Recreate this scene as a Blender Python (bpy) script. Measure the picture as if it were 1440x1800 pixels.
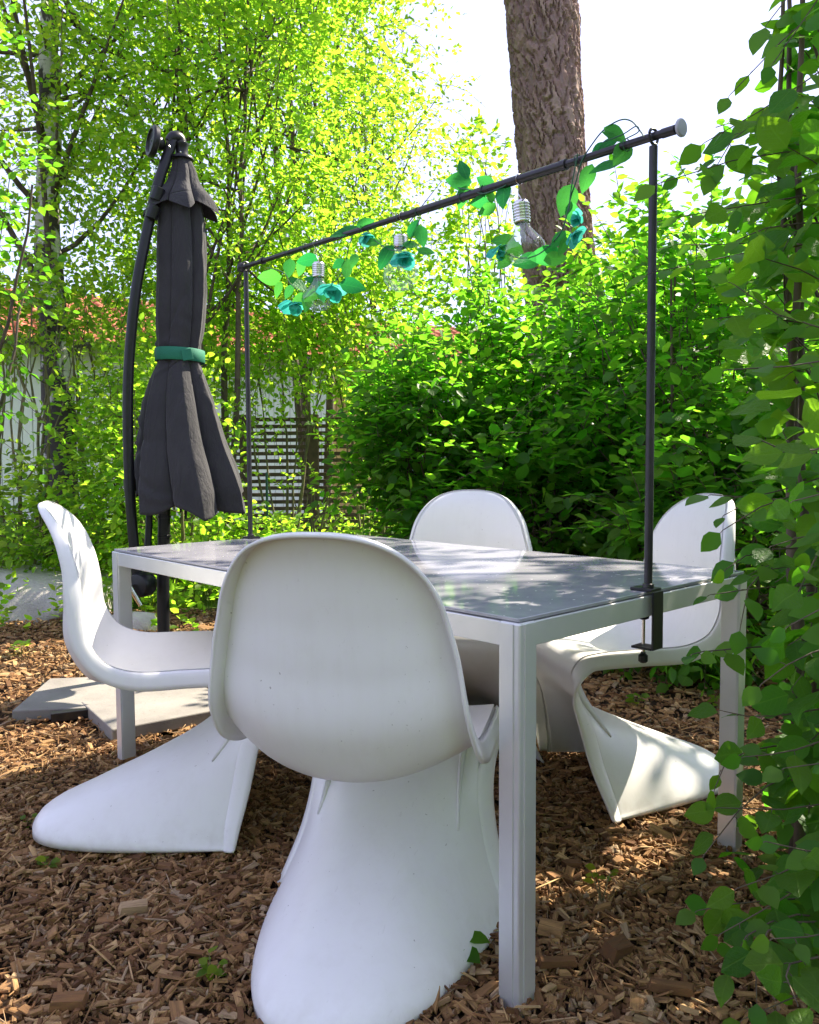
import bpy, bmesh, math, random
import numpy as np
from mathutils import Matrix, Vector

S = bpy.context.scene
for o_ in list(bpy.data.objects):
    bpy.data.objects.remove(o_, do_unlink=True)
C = S.collection
R = math.radians

# ------------------------------------------------------------------ camera
FPX, PITCH, ROLL, HC = 1420.5, 0.05947, 0.00565, 0.9845
_f = np.array([0, math.cos(PITCH), -math.sin(PITCH)])
_u = np.array([0, math.sin(PITCH), math.cos(PITCH)])
_r = np.array([1.0, 0, 0])
CR = math.cos(ROLL) * _r - math.sin(ROLL) * _u
CU = math.sin(ROLL) * _r + math.cos(ROLL) * _u
CF = _f
CAM = np.array([0, 0, HC])
cd = bpy.data.cameras.new('camera')
cam = bpy.data.objects.new('camera', cd)
C.objects.link(cam)
M = Matrix.Identity(4)
for i in range(3):
    M[i][0], M[i][1], M[i][2], M[i][3] = CR[i], CU[i], -CF[i], CAM[i]
cam.matrix_world = M
cd.sensor_fit = 'VERTICAL'
cd.sensor_height = 36.0
cd.lens = FPX / 1800 * 36
cd.clip_start, cd.clip_end = 0.05, 500
S.camera = cam

# ------------------------------------------------------------------ light
SUN_EL, SUN_AZ = R(47), R(54)
w = bpy.data.worlds.new('World')
S.world = w
w.use_nodes = True
nt = w.node_tree
sky = nt.nodes.new('ShaderNodeTexSky')
sky.sky_type = 'NISHITA'
sky.sun_disc = False
sky.sun_elevation, sky.sun_rotation = SUN_EL, SUN_AZ
sky.air_density, sky.dust_density, sky.ozone_density = 1.0, 1.0, 3.0
bg = nt.nodes['Background']
bg.inputs[1].default_value = 0.088
veil = nt.nodes.new('ShaderNodeMix')          # thin even veil of high cloud over the blue sky
veil.data_type = 'RGBA'
veil.inputs[0].default_value = 0.55
veil.inputs[7].default_value = (5.1, 4.85, 7.3, 1)
nt.links.new(sky.outputs[0], veil.inputs[6])
nt.links.new(veil.outputs[2], bg.inputs[0])
sl = bpy.data.lights.new('sun', 'SUN')
sl.energy = 5.0
sl.angle = R(0.53)
sl.color = (1.0, 0.90, 0.74)
sun = bpy.data.objects.new('sun', sl)
C.objects.link(sun)
SD = Vector((math.sin(SUN_AZ) * math.cos(SUN_EL), math.cos(SUN_AZ) * math.cos(SUN_EL), math.sin(SUN_EL)))
sun.rotation_euler = SD.to_track_quat('Z', 'Y').to_euler()
sun.location = (6, 3, 9)
vs = S.view_settings
vs.view_transform = 'Standard'
vs.look = 'None'
vs.exposure = 1.72
vs.gamma = 1.0
vs.use_curve_mapping = False
S.cycles.max_bounces = 10
S.cycles.diffuse_bounces = 5
S.cycles.transmission_bounces = 8
S.cycles.transparent_max_bounces = 8

# ------------------------------------------------------------------ helpers
ORG = {}
def at(px, py, Y):
    """point seen at photo pixel (px,py) at ground distance Y"""
    d = CF + (px - 720) / FPX * CR + (900 - py) / FPX * CU
    return CAM + d * (Y / d[1])
def atz(px, py, z):
    d = CF + (px - 720) / FPX * CR + (900 - py) / FPX * CU
    return CAM + d * ((z - HC) / d[2])
def unit(a):
    a = np.asarray(a, float)
    return a / (np.linalg.norm(a, axis=-1, keepdims=True) + 1e-12)

def tag(o, label=None, cat=None, group=None, kind=None):
    if label: o['label'] = label
    if cat: o['category'] = cat
    if group: o['group'] = group
    if kind: o['kind'] = kind
    return o
def link(o, parent=None):
    C.objects.link(o)
    if parent is not None: o.parent = parent
    return o
def thing(name, label, cat, loc=(0, 0, 0), group=None):
    o = bpy.data.objects.new(name, None)
    o.empty_display_size = 0.1
    link(o)
    o.location = tuple(loc)
    ORG[o.name] = np.array(loc, float)
    return tag(o, label, cat, group)
def rawmesh(name, V, F, mat=None, smooth=False, rnd=None, org=None, grain=None):
    V = np.asarray(V, np.float32)
    if org is not None: V = (V - org).astype(np.float32)
    me = bpy.data.meshes.new(name)
    groups = F if isinstance(F, list) and len(F) and isinstance(F[0], np.ndarray) else None
    if groups is None:
        if isinstance(F, np.ndarray): groups = [F]
        else:
            by = {}
            for f in F: by.setdefault(len(f), []).append(f)
            groups = [np.array(v) for v in by.values()]
    groups = [g for g in groups if len(g)]
    tot = sum(g.size for g in groups)
    np_ = sum(len(g) for g in groups)
    me.vertices.add(len(V)); me.vertices.foreach_set('co', V.ravel())
    me.loops.add(tot); me.loops.foreach_set('vertex_index', np.concatenate([g.ravel() for g in groups]).astype(np.int32))
    st = []; base = 0
    for g in groups:
        st.append(base + np.arange(len(g)) * g.shape[1]); base += g.size
    me.polygons.add(np_)
    me.polygons.foreach_set('loop_start', np.concatenate(st).astype(np.int32))
    if smooth: me.polygons.foreach_set('use_smooth', np.ones(np_, bool))
    else: me.polygons.foreach_set('use_smooth', np.zeros(np_, bool))
    me.update(calc_edges=True)
    if grain is not None:
        a = me.attributes.new('grain', 'FLOAT_VECTOR', 'POINT')
        a.data.foreach_set('vector', np.asarray(grain, np.float32).ravel())
    if rnd is not None:
        a = me.attributes.new('rnd', 'FLOAT', 'POINT')
        a.data.foreach_set('value', np.asarray(rnd, np.float32))
    if mat is not None: me.materials.append(mat)
    return me
def mesh(name, V, F, mat, parent=None, smooth=False, rnd=None, grain=None):
    org = ORG[parent.name] if parent is not None else None
    o = bpy.data.objects.new(name, rawmesh(name, V, F, mat, smooth, rnd, org, grain))
    link(o, parent)
    ORG[o.name] = org if org is not None else np.zeros(3)
    return o
def bm_obj(name, bm, mat, parent=None, smooth=False, auto=None):
    org = ORG[parent.name] if parent is not None else np.zeros(3)
    bmesh.ops.translate(bm, verts=bm.verts, vec=tuple(-org))
    me = bpy.data.meshes.new(name)
    bm.to_mesh(me); bm.free()
    me.materials.append(mat)
    for p in me.polygons: p.use_smooth = smooth
    if auto: me.set_sharp_from_angle(angle=R(auto))
    o = bpy.data.objects.new(name, me)
    link(o, parent); ORG[o.name] = org
    return o
def bm_box(bm, c, ax, sz, bevel=0.0, seg=1):
    """box centred c, axes rows ax (3x3), full sizes sz"""
    r = bmesh.ops.create_cube(bm, size=1.0)
    vs_ = r['verts']
    ax = np.asarray(ax, float)
    for v in vs_:
        p = np.array(c) + sum(ax[i] * sz[i] * v.co[i] for i in range(3))
        v.co = tuple(p)
    if bevel > 0:
        ed = {e for v in vs_ for e in v.link_edges}
        bmesh.ops.bevel(bm, geom=list(ed), offset=bevel, segments=seg, affect='EDGES', profile=0.5)
def box(name, c, ax, sz, mat, parent=None, bevel=0.0, seg=1):
    bm = bmesh.new(); bm_box(bm, c, ax, sz, bevel, seg)
    bmesh.ops.recalc_face_normals(bm, faces=bm.faces)
    return bm_obj(name, bm, mat, parent)
EYE = np.eye(3)
def axes(d, up=(0, 0, 1)):
    d = unit(d); up = np.array(up, float)
    if abs(d @ up) > 0.97: up = np.array([1.0, 0, 0])
    y = unit(np.cross(up, d)); z = np.cross(d, y)
    return np.array([d, y, z])
def tubes(P, Rd, k=6, caps=True):
    """many tubes of equal length: P (n,m,3), Rd (n,m) -> V,F"""
    P = np.asarray(P, float); Rd = np.asarray(Rd, float)
    n, m, _ = P.shape
    T = np.empty_like(P)
    T[:, 1:-1] = P[:, 2:] - P[:, :-2]; T[:, 0] = P[:, 1] - P[:, 0]; T[:, -1] = P[:, -1] - P[:, -2]
    T = unit(T)
    ref = np.where(np.abs(T[:, :1, 2:]) > 0.9, np.array([1.0, 0, 0]), np.array([0, 0, 1.0]))
    A = unit(np.cross(np.broadcast_to(ref, T.shape), T)); B = np.cross(T, A)
    th = np.arange(k) * 2 * np.pi / k
    V = P[:, :, None, :] + Rd[:, :, None, None] * (A[:, :, None, :] * np.cos(th)[:, None] + B[:, :, None, :] * np.sin(th)[:, None])
    idx = np.arange(n * m * k).reshape(n, m, k)
    a = idx[:, :-1]; b = idx[:, 1:]
    Fq = np.stack([a, np.roll(a, -1, 2), np.roll(b, -1, 2), b], -1).reshape(-1, 4)
    F = [Fq]
    if caps:
        F += [idx[:, 0, ::-1].reshape(-1, k), idx[:, -1].reshape(-1, k)] if k != 4 else [np.concatenate([Fq, idx[:, 0, ::-1].reshape(-1, k), idx[:, -1].reshape(-1, k)])]
        if k == 4: F = [F[-1]]
    return V.reshape(-1, 3), F
def tube(name, pts, rad, mat, parent=None, k=12, smooth=True, res=0):
    P = np.array(pts, float)
    rad = np.broadcast_to(np.asarray(rad, float), (len(P),)).copy()
    if res:
        t = np.linspace(0, len(P) - 1, res); ts = np.arange(len(P), dtype=float)
        Q = cspl(ts, np.concatenate([P, rad[:, None]], 1), t)
        P, rad = Q[:, :3], Q[:, 3]
    V, F = tubes(P[None], rad[None], k)
    o = mesh(name, V, F, mat, parent, smooth)
    o.data.set_sharp_from_angle(angle=R(50))
    return o
def lathe(name, base, axis, prof, mat, parent=None, k=24, smooth=True, sharp=40):
    """prof: list of (h along axis, radius)"""
    ax = axes(axis); P = np.array([np.array(base) + ax[0] * h for h, r in prof]); rad = np.array([max(r, 1e-4) for h, r in prof])
    th = np.arange(k) * 2 * np.pi / k
    V = P[:, None, :] + rad[:, None, None] * (ax[1] * np.cos(th)[:, None] + ax[2] * np.sin(th)[:, None])
    m = len(P); idx = np.arange(m * k).reshape(m, k)
    F = np.stack([idx[:-1], np.roll(idx[:-1], -1, 1), np.roll(idx[1:], -1, 1), idx[1:]], -1).reshape(-1, 4)
    o = mesh(name, V.reshape(-1, 3), [F, idx[:1, ::-1], idx[-1:]], mat, parent, smooth)
    o.data.set_sharp_from_angle(angle=R(sharp))
    return o
def cspl(ts, P, q):
    ts = np.asarray(ts, float); P = np.asarray(P, float); q = np.asarray(q, float)
    h = ts[1:] - ts[:-1]; d = (P[1:] - P[:-1]) / h[:, None]
    m = np.zeros_like(P); m[0] = d[0]; m[-1] = d[-1]
    m[1:-1] = (d[:-1] * h[1:, None] + d[1:] * h[:-1, None]) / (h[:-1] + h[1:])[:, None]
    q = np.clip(q, ts[0], ts[-1]); i = np.clip(np.searchsorted(ts, q, side='right') - 1, 0, len(ts) - 2)
    hh = h[i]; x = (q - ts[i]) / hh; s = q.shape + (1,)
    return ((2*x**3-3*x**2+1).reshape(s) * P[i] + ((x**3-2*x**2+x)*hh).reshape(s) * m[i]
            + (-2*x**3+3*x**2).reshape(s) * P[i+1] + ((x**3-x**2)*hh).reshape(s) * m[i+1])

# ------------------------------------------------------------------ materials
class NT:
    def __init__(s, name):
        s.m = bpy.data.materials.new(name); s.m.use_nodes = True
        s.t = s.m.node_tree; s.b = s.t.nodes['Principled BSDF']; s.out = s.t.nodes['Material Output']
    def n(s, typ, **kw):
        nd = s.t.nodes.new(typ)
        for k, v in kw.items(): setattr(nd, k, v)
        return nd
    def l(s, a, b): s.t.links.new(a, b)
    def noise(s, scale, detail=4, rough=0.55, vec=None, dist=0.0):
        nd = s.n('ShaderNodeTexNoise'); nd.inputs['Scale'].default_value = scale; nd.inputs['Detail'].default_value = detail
        nd.inputs['Roughness'].default_value = rough; nd.inputs['Distortion'].default_value = dist
        s.l(vec if vec is not None else s.co(), nd.inputs['Vector']); return nd.outputs['Fac']
    def co(s, scale=None):
        tc = s.n('ShaderNodeTexCoord').outputs['Object']
        if scale is None: return tc
        mp = s.n('ShaderNodeMapping'); mp.inputs['Scale'].default_value = scale; s.l(tc, mp.inputs['Vector']); return mp.outputs[0]
    def ramp(s, fac, stops, interp='LINEAR'):
        r = s.n('ShaderNodeValToRGB'); cr = r.color_ramp; cr.interpolation = interp
        while len(cr.elements) < len(stops): cr.elements.new(0.5)
        for e, (p, c) in zip(cr.elements, stops):
            e.position = p; e.color = (c, c, c, 1) if not isinstance(c, (tuple, list)) else (*c[:3], 1)
        s.l(fac, r.inputs[0]); return r.outputs[0]
    def mix(s, fac, a, b, mode='MIX'):
        nd = s.n('ShaderNodeMix', data_type='RGBA', blend_type=mode)
        for k, v in ((0, fac), (6, a), (7, b)):
            sock = nd.inputs[k]
            if hasattr(v, 'links'): s.l(v, sock)
            elif isinstance(v, (int, float)): sock.default_value = v if k == 0 else (v, v, v, 1)
            else: sock.default_value = (*v[:3], 1)
        return nd.outputs[2]
    def math(s, op, a, b=0.0):
        nd = s.n('ShaderNodeMath', operation=op)
        for sock, v in ((nd.inputs[0], a), (nd.inputs[1], b)):
            if hasattr(v, 'links'): s.l(v, sock)
            else: sock.default_value = v
        return nd.outputs[0]
    def rnd(s):
        a = s.n('ShaderNodeAttribute', attribute_name='rnd').outputs['Fac']
        o = s.n('ShaderNodeObjectInfo').outputs['Random']
        return s.math('FRACT', s.math('ADD', a, o))
    def bump(s, h, strength=0.3, dist=0.01):
        b = s.n('ShaderNodeBump'); b.inputs['Strength'].default_value = strength; b.inputs['Distance'].default_value = dist
        s.l(h, b.inputs['Height']); s.l(b.outputs[0], s.b.inputs['Normal']); return b
    def set(s, **kw):
        for k, v in kw.items():
            i = s.b.inputs[k.replace('_', ' ')]
            if hasattr(v, 'links'): s.l(v, i)
            else: i.default_value = (*v, 1) if isinstance(v, tuple) and len(v) == 3 else v
        return s

def m_plastic(name, dirt=0.25):
    t = NT(name)
    n1 = t.noise(5, 5); spk = t.noise(95, 2)
    spots = t.ramp(spk, [(0.735, 0.0), (0.775, 1.0)])
    c = t.mix(t.ramp(n1, [(0.35, 0.0), (0.75, 1.0)]), (0.78, 0.772, 0.755), (0.755, 0.745, 0.72))
    strk = t.noise(1.0, 5, 0.6, t.co((34, 34, 3.2)), 0.3)                 # faint rain streaks and pollen dust
    c = t.mix(t.ramp(strk, [(0.48, 0.0), (0.74, 0.09)]), c, (0.52, 0.50, 0.43))
    c = t.mix(t.ramp(t.noise(13, 6, 0.7), [(0.54, 0.0), (0.78, 0.12)]), c, (0.50, 0.47, 0.38))
    scr = t.ramp(t.noise(1.0, 3, 0.5, t.co((7, 90, 60)), 0.8), [(0.69, 0.0), (0.72, 1.0)])
    c = t.mix(t.math('MULTIPLY', scr, 0.10), c, (0.30, 0.27, 0.24))
    c = t.mix(t.math('MULTIPLY', spots, dirt), c, (0.12, 0.09, 0.06))
    # soil splashed up from the mulch on the foot
    sep = t.n('ShaderNodeSeparateXYZ'); t.l(t.co(), sep.inputs[0])
    low = t.ramp(sep.outputs[2], [(0.0, 1.0), (0.07, 0.0)])
    c = t.mix(t.math('MULTIPLY', low, t.ramp(t.noise(28, 4), [(0.42, 0.0), (0.7, 0.25)])), c, (0.30, 0.22, 0.15))
    t.set(Base_Color=c, Roughness=t.ramp(n1, [(0.3, 0.28), (0.7, 0.44)]), Specular_IOR_Level=0.45)
    t.bump(t.noise(380, 2), 0.05, 0.001)
    return t.m
M_CHAIR = m_plastic('white_plastic', 0.55)
def m_simple(name, col, rough, metal=0.0, var=0.12, scale=40, bump=0.0, spec=0.5):
    t = NT(name)
    n1 = t.noise(scale, 4)
    d = tuple(max(0, c * (1 - var)) for c in col); u = tuple(min(1, c * (1 + var)) for c in col)
    t.set(Base_Color=t.ramp(n1, [(0.3, d), (0.7, u)]), Roughness=rough, Metallic=metal, Specular_IOR_Level=spec)
    if bump: t.bump(t.noise(scale * 6, 3), bump, 0.002)
    return t.m
M_ALU = m_simple('brushed_aluminium', (0.68, 0.685, 0.69), 0.42, 0.55, 0.04, 12)
M_BLACK = m_simple('black_coated_metal', (0.012, 0.012, 0.014), 0.34, 0.0, 0.2, 30, 0, 0.35)
M_ROD = m_simple('dark_grey_steel', (0.034, 0.031, 0.037), 0.36, 0.4, 0.2, 30)
M_CHROME = m_simple('bright_metal', (0.72, 0.70, 0.68), 0.2, 1.0, 0.05, 30)
M_DISC = m_simple('pale_plastic_cap', (0.42, 0.42, 0.47), 0.3, 0.0, 0.05, 30)
M_STRAP = m_simple('green_strap', (0.010, 0.155, 0.085), 0.75, 0.0, 0.15, 300, 0.2)
M_WIRE = m_simple('green_wire', (0.02, 0.10, 0.05), 0.5, 0.0, 0.1, 30)
M_STAKE = m_simple('green_stake', (0.015, 0.09, 0.04), 0.5, 0.0, 0.1, 30)
M_FENCE = m_simple('dark_brown_wood', (0.085, 0.055, 0.032), 0.75, 0.0, 0.4, 9, 0.3)
M_WALL = m_simple('white_painted_board', (0.78, 0.78, 0.76), 0.6, 0.0, 0.04, 4, 0.1)
M_OCHRE = m_simple('ochre_painted_board', (0.52, 0.33, 0.11), 0.6, 0.0, 0.06, 4, 0.1)
M_TRIM = m_simple('dark_gutter', (0.05, 0.045, 0.04), 0.5, 0.0, 0.1, 10)
M_PANE = m_simple('window_glass', (0.10, 0.12, 0.14), 0.05, 0.0, 0.1, 3)
def m_tile():
    t = NT('terracotta_tile'); r = t.rnd()
    c = t.ramp(r, [(0.0, (0.42, 0.105, 0.045)), (0.5, (0.52, 0.15, 0.06)), (1.0, (0.36, 0.09, 0.045))])
    c = t.mix(t.math('MULTIPLY', t.noise(9, 4), 0.35), c, (0.25, 0.10, 0.06))
    t.set(Base_Color=c, Roughness=0.8); t.bump(t.noise(60, 3), 0.3, 0.004); return t.m
M_TILE = m_tile()
def m_cloth():
    t = NT('charcoal_canvas')
    n1 = t.noise(7, 5)
    wv = t.noise(900, 1)
    t.set(Base_Color=t.ramp(n1, [(0.3, (0.030, 0.029, 0.031)), (0.75, (0.046, 0.044, 0.046))]), Roughness=0.82, Specular_IOR_Level=0.25)
    t.b.inputs['Sheen Weight'].default_value = 0.12
    wr = t.noise(1.0, 6, 0.6, t.co((16, 16, 4)), 1.2); w2 = t.noise(1.0, 4, 0.6, t.co((46, 46, 22)), 0.8)
    b1 = t.bump(t.math('ADD', wr, t.math('MULTIPLY', w2, 0.35)), 0.55, 0.018)
    return t.m
M_CLOTH = m_cloth()
def m_tabletop():
    t = NT('dark_table_glass')
    dust = t.noise(11, 6, 0.65)
    speck = t.ramp(t.noise(70, 2), [(0.70, 0.0), (0.735, 1.0)])
    smear = t.ramp(t.noise(3, 5, 0.6, t.co((1, 4, 1))), [(0.4, 0.0), (0.75, 1.0)])
    c = t.mix(t.math('MULTIPLY', t.ramp(dust, [(0.4, 0.0), (0.8, 1.0)]), 0.7), (0.31, 0.31, 0.35), (0.46, 0.45, 0.48))
    c = t.mix(t.math('MULTIPLY', speck, 0.75), c, (0.62, 0.60, 0.55))
    rg = t.math('ADD', t.math('MULTIPLY', t.ramp(dust, [(0.35, 0.0), (0.8, 1.0)]), 0.06), 0.055)
    rg = t.math('ADD', rg, t.math('MULTIPLY', speck, 0.4))
    t.set(Base_Color=c, Roughness=rg, Specular_IOR_Level=0.6)
    t.b.inputs['IOR'].default_value = 1.55
    return t.m
M_GLASSTOP = m_tabletop()
def m_bulb():
    t = NT('clear_bulb_glass')
    gl = t.n('ShaderNodeBsdfGlossy'); gl.inputs['Roughness'].default_value = 0.02
    tr = t.n('ShaderNodeBsdfTransparent'); tr.inputs['Color'].default_value = (0.93, 0.96, 0.96, 1)
    lw = t.n('ShaderNodeLayerWeight'); lw.inputs['Blend'].default_value = 0.32
    mx = t.n('ShaderNodeMixShader')
    t.l(t.ramp(lw.outputs['Facing'], [(0.0, 0.05), (0.75, 0.28), (1.0, 0.9)]), mx.inputs[0]); t.l(tr.outputs[0], mx.inputs[1]); t.l(gl.outputs[0], mx.inputs[2])
    t.l(mx.outputs[0], t.out.inputs['Surface'])
    return t.m
M_BULB = m_bulb()
def m_leaf(name, stops, trans, fac=0.45, rough=0.45, spec=0.35, vein=False):
    t = NT(name)
    r = t.rnd()
    c = t.ramp(r, stops)
    if vein:      # midrib and side veins, in the leaf's own coordinates
        sp = t.n('ShaderNodeSeparateXYZ'); t.l(t.co(), sp.inputs[0]); ay = t.math('ABSOLUTE', sp.outputs[1])
        side = t.math('ABSOLUTE', t.math('SINE', t.math('MULTIPLY', t.math('SUBTRACT', sp.outputs[0], t.math('MULTIPLY', ay, 0.9)), 22.0)))
        vn = t.math('MAXIMUM', t.ramp(ay, [(0.008, 1.0), (0.022, 0.0)]), t.ramp(side, [(0.0, 0.75), (0.22, 0.0)]))
        c = t.mix(t.math('MULTIPLY', vn, 0.5), c, tuple(min(1, x * 2.2) for x in stops[-1][1]))
        t.bump(t.math('SUBTRACT', t.noise(9, 3), vn), 0.35, 0.03)
    n1 = t.noise(30, 2)
    c = t.mix(t.math('MULTIPLY', n1, 0.25), c, tuple(x * 0.6 for x in stops[0][1]))
    t.set(Base_Color=c, Roughness=rough, Specular_IOR_Level=spec)
    tl = t.n('ShaderNodeBsdfTranslucent')
    tc = t.mix(r, trans[0], trans[1]); t.l(tc, tl.inputs['Color'])
    mx = t.n('ShaderNodeMixShader'); mx.inputs[0].default_value = fac
    t.l(t.b.outputs[0], mx.inputs[1]); t.l(tl.outputs[0], mx.inputs[2]); t.l(mx.outputs[0], t.out.inputs['Surface'])
    return t.m
M_LEAF_SPRING = m_leaf('spring_leaf', [(0, (0.06, 0.14, 0.014)), (0.5, (0.09, 0.18, 0.016)), (1, (0.14, 0.21, 0.018))], ((0.30, 0.66, 0.03), (0.56, 0.82, 0.05)), 0.68)
M_LEAF_BIRCH = m_leaf('birch_leaf', [(0, (0.055, 0.11, 0.02)), (0.5, (0.085, 0.145, 0.022)), (1, (0.12, 0.17, 0.025))], ((0.30, 0.60, 0.03), (0.54, 0.74, 0.04)), 0.66)
M_LEAF_HEDGE = m_leaf('hedge_leaf', [(0, (0.040, 0.105, 0.016)), (0.5, (0.060, 0.14, 0.018)), (1, (0.10, 0.18, 0.022))], ((0.14, 0.54, 0.02), (0.32, 0.68, 0.03)), 0.62)
M_LEAF_NEAR = m_leaf('broad_leaf', [(0, (0.034, 0.10, 0.016)), (0.5, (0.052, 0.135, 0.018)), (1, (0.085, 0.17, 0.02))], ((0.12, 0.46, 0.015), (0.28, 0.60, 0.02)), 0.58, 0.42, 0.28)
M_LEAF_NEARV = m_leaf('broad_leaf_veined', [(0, (0.034, 0.10, 0.016)), (0.5, (0.052, 0.135, 0.018)), (1, (0.09, 0.17, 0.02))], ((0.12, 0.46, 0.015), (0.30, 0.60, 0.02)), 0.58, 0.42, 0.28, True)
M_LEAF_HEDGEV = m_leaf('hedge_leaf_veined', [(0, (0.040, 0.105, 0.016)), (0.5, (0.060, 0.14, 0.018)), (1, (0.10, 0.18, 0.022))], ((0.14, 0.54, 0.02), (0.32, 0.68, 0.03)), 0.62, 0.45, 0.3, True)
M_LEAF_SILK = m_leaf('fabric_leaf', [(0, (0.012, 0.13, 0.045)), (0.5, (0.022, 0.18, 0.05)), (1, (0.05, 0.24, 0.045))], ((0.03, 0.42, 0.09), (0.12, 0.52, 0.06)), 0.5, 0.5, 0.3, True)
M_PETAL = m_leaf('teal_petal', [(0, (0.025, 0.34, 0.29)), (0.5, (0.04, 0.42, 0.35)), (1, (0.07, 0.50, 0.40))], ((0.06, 0.56, 0.46), (0.12, 0.62, 0.48)), 0.45, 0.7, 0.2)
M_NEEDLE = m_leaf('pine_needle', [(0, (0.03, 0.06, 0.02)), (1, (0.05, 0.08, 0.025))], ((0.05, 0.09, 0.02), (0.07, 0.11, 0.02)), 0.2)
M_GRASS = m_leaf('grass_blade', [(0, (0.05, 0.11, 0.015)), (1, (0.11, 0.17, 0.02))], ((0.15, 0.28, 0.02), (0.26, 0.36, 0.02)), 0.45)
def m_twig(name, a, b):
    t = NT(name); t.set(Base_Color=t.ramp(t.noise(14, 4), [(0.3, a), (0.7, b)]), Roughness=0.8); t.bump(t.noise(60, 3), 0.4, 0.004); return t.m
M_TWIG = m_twig('brown_twig', (0.05, 0.035, 0.022), (0.13, 0.095, 0.06))
M_TWIGG = m_twig('green_twig', (0.10, 0.09, 0.035), (0.19, 0.17, 0.07))
def m_pine():
    t = NT('pine_bark')
    r = t.n('ShaderNodeAttribute', attribute_name='rnd').outputs['Fac']   # a different tone for each bark plate
    c = t.ramp(r, [(0.0, (0.22, 0.135, 0.105)), (0.45, (0.30, 0.19, 0.145)), (1.0, (0.38, 0.26, 0.195))])
    st = t.noise(9, 6, 0.6, t.co((5, 5, 1)))
    c = t.mix(t.ramp(st, [(0.35, 0.0), (0.75, 0.8)]), c, (0.21, 0.165, 0.155))
    t.set(Base_Color=c, Roughness=0.92, Specular_IOR_Level=0.15)
    t.bump(t.noise(34, 6, 0.65, t.co((1, 1, 0.45))), 0.7, 0.012); return t.m
M_PINE = m_pine()
def m_birch():
    t = NT('birch_bark')
    sepz = t.n('ShaderNodeSeparateXYZ'); t.l(t.co(), sepz.inputs[0])
    a = t.math('ADD', t.noise(3.2, 6, 0.62, t.co((1.6, 1.6, 0.8)), 0.6), t.ramp(t.math('MULTIPLY', sepz.outputs[2], 0.25), [(0.0, 0.10), (1.0, 0.0)]))
    hb = t.noise(9, 4, 0.6, t.co((1, 1, 7)))
    blk = t.ramp(a, [(0.47, 0.0), (0.53, 1.0)])
    ln = t.ramp(hb, [(0.60, 0.0), (0.66, 0.8)])
    c = t.mix(blk, t.mix(ln, (0.62, 0.58, 0.52), (0.13, 0.10, 0.085)), (0.055, 0.043, 0.036))
    t.set(Base_Color=c, Roughness=0.8); t.bump(t.mix(0.5, a, hb), 0.7, 0.03); return t.m
M_BIRCH = m_birch()
def m_chip():
    t = NT('wood_chip')
    r = t.rnd()
    c = t.ramp(r, [(0.0, (0.12, 0.052, 0.020)), (0.25, (0.24, 0.118, 0.045)), (0.5, (0.36, 0.195, 0.078)), (0.74, (0.46, 0.27, 0.112)), (0.88, (0.40, 0.29, 0.18)), (1.0, (0.62, 0.39, 0.17))])
    gv = t.n('ShaderNodeAttribute', attribute_name='grain').outputs['Vector']
    mp = t.n('ShaderNodeMapping'); mp.inputs['Scale'].default_value = (14, 170, 60); t.l(gv, mp.inputs['Vector'])
    g = t.noise(1.0, 5, 0.7, mp.outputs[0], 0.4)
    c = t.mix(t.ramp(g, [(0.36, 0.0), (0.72, 0.85)]), c, (0.085, 0.05, 0.028))
    t.set(Base_Color=c, Roughness=0.85, Specular_IOR_Level=0.25); t.bump(g, 0.8, 0.003); return t.m
M_CHIP = m_chip()
def m_soil(name, a, b, sc=6):
    t = NT(name); t.set(Base_Color=t.ramp(t.noise(sc, 6, 0.65), [(0.3, a), (0.7, b)]), Roughness=0.95, Specular_IOR_Level=0.1); t.bump(t.noise(sc * 8, 5), 0.6, 0.02); return t.m
M_MULCH = m_soil('mulch_soil', (0.035, 0.022, 0.014), (0.085, 0.055, 0.034), 22)
M_EARTH = m_soil('grassy_earth', (0.035, 0.065, 0.012), (0.085, 0.12, 0.025), 2)
M_STONE = m_soil('pale_boulder', (0.36, 0.34, 0.31), (0.52, 0.49, 0.44), 7)
def m_slab():
    t = NT('concrete_slab')
    c = t.ramp(t.noise(5, 6, 0.6), [(0.3, (0.17, 0.155, 0.14)), (0.7, (0.26, 0.245, 0.22))])
    c = t.mix(t.ramp(t.noise(70, 3), [(0.62, 0.0), (0.72, 0.5)]), c, (0.12, 0.10, 0.085))
    t.set(Base_Color=c, Roughness=0.9); t.bump(t.noise(120, 4), 0.4, 0.003); return t.m
M_SLAB = m_slab()

# ------------------------------------------------------------------ ground
def sheet(name, x0, x1, y0, y1, z, mat, nx, ny, amp, seed, kind='structure'):
    rg = np.random.default_rng(seed)
    X, Y = np.meshgrid(np.linspace(x0, x1, nx), np.linspace(y0, y1, ny))
    Z = np.full_like(X, z)
    for _ in range(10):
        a = rg.uniform(0, 6.28); k = rg.uniform(0.6, 3.0)
        Z += amp / 4 * np.sin(k * (X * np.cos(a) + Y * np.sin(a)) + rg.uniform(0, 6.28))
    V = np.stack([X, Y, Z], -1).reshape(-1, 3); i = np.arange(nx * ny).reshape(ny, nx)
    F = np.stack([i[:-1, :-1], i[:-1, 1:], i[1:, 1:], i[1:, :-1]], -1).reshape(-1, 4)
    o = mesh(name, V, F, mat, None, True); tag(o, kind=kind); return o
ground = sheet('ground', -120, 120, -40, 260, -0.075, M_EARTH, 121, 151, 0.006, 3)
mulch = sheet('mulch_bed', -4.2, 3.4, -5.0, 5.6, -0.02, M_MULCH, 90, 110, 0.012, 5)

TA = np.array([0.191, 1.396, 0]); TYAW = 0.754
TU = np.array([math.cos(TYAW), math.sin(TYAW), 0]); TV = np.array([-math.sin(TYAW), math.cos(TYAW), 0])
TL, TW, TH = 1.710, 0.899, 0.705

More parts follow.
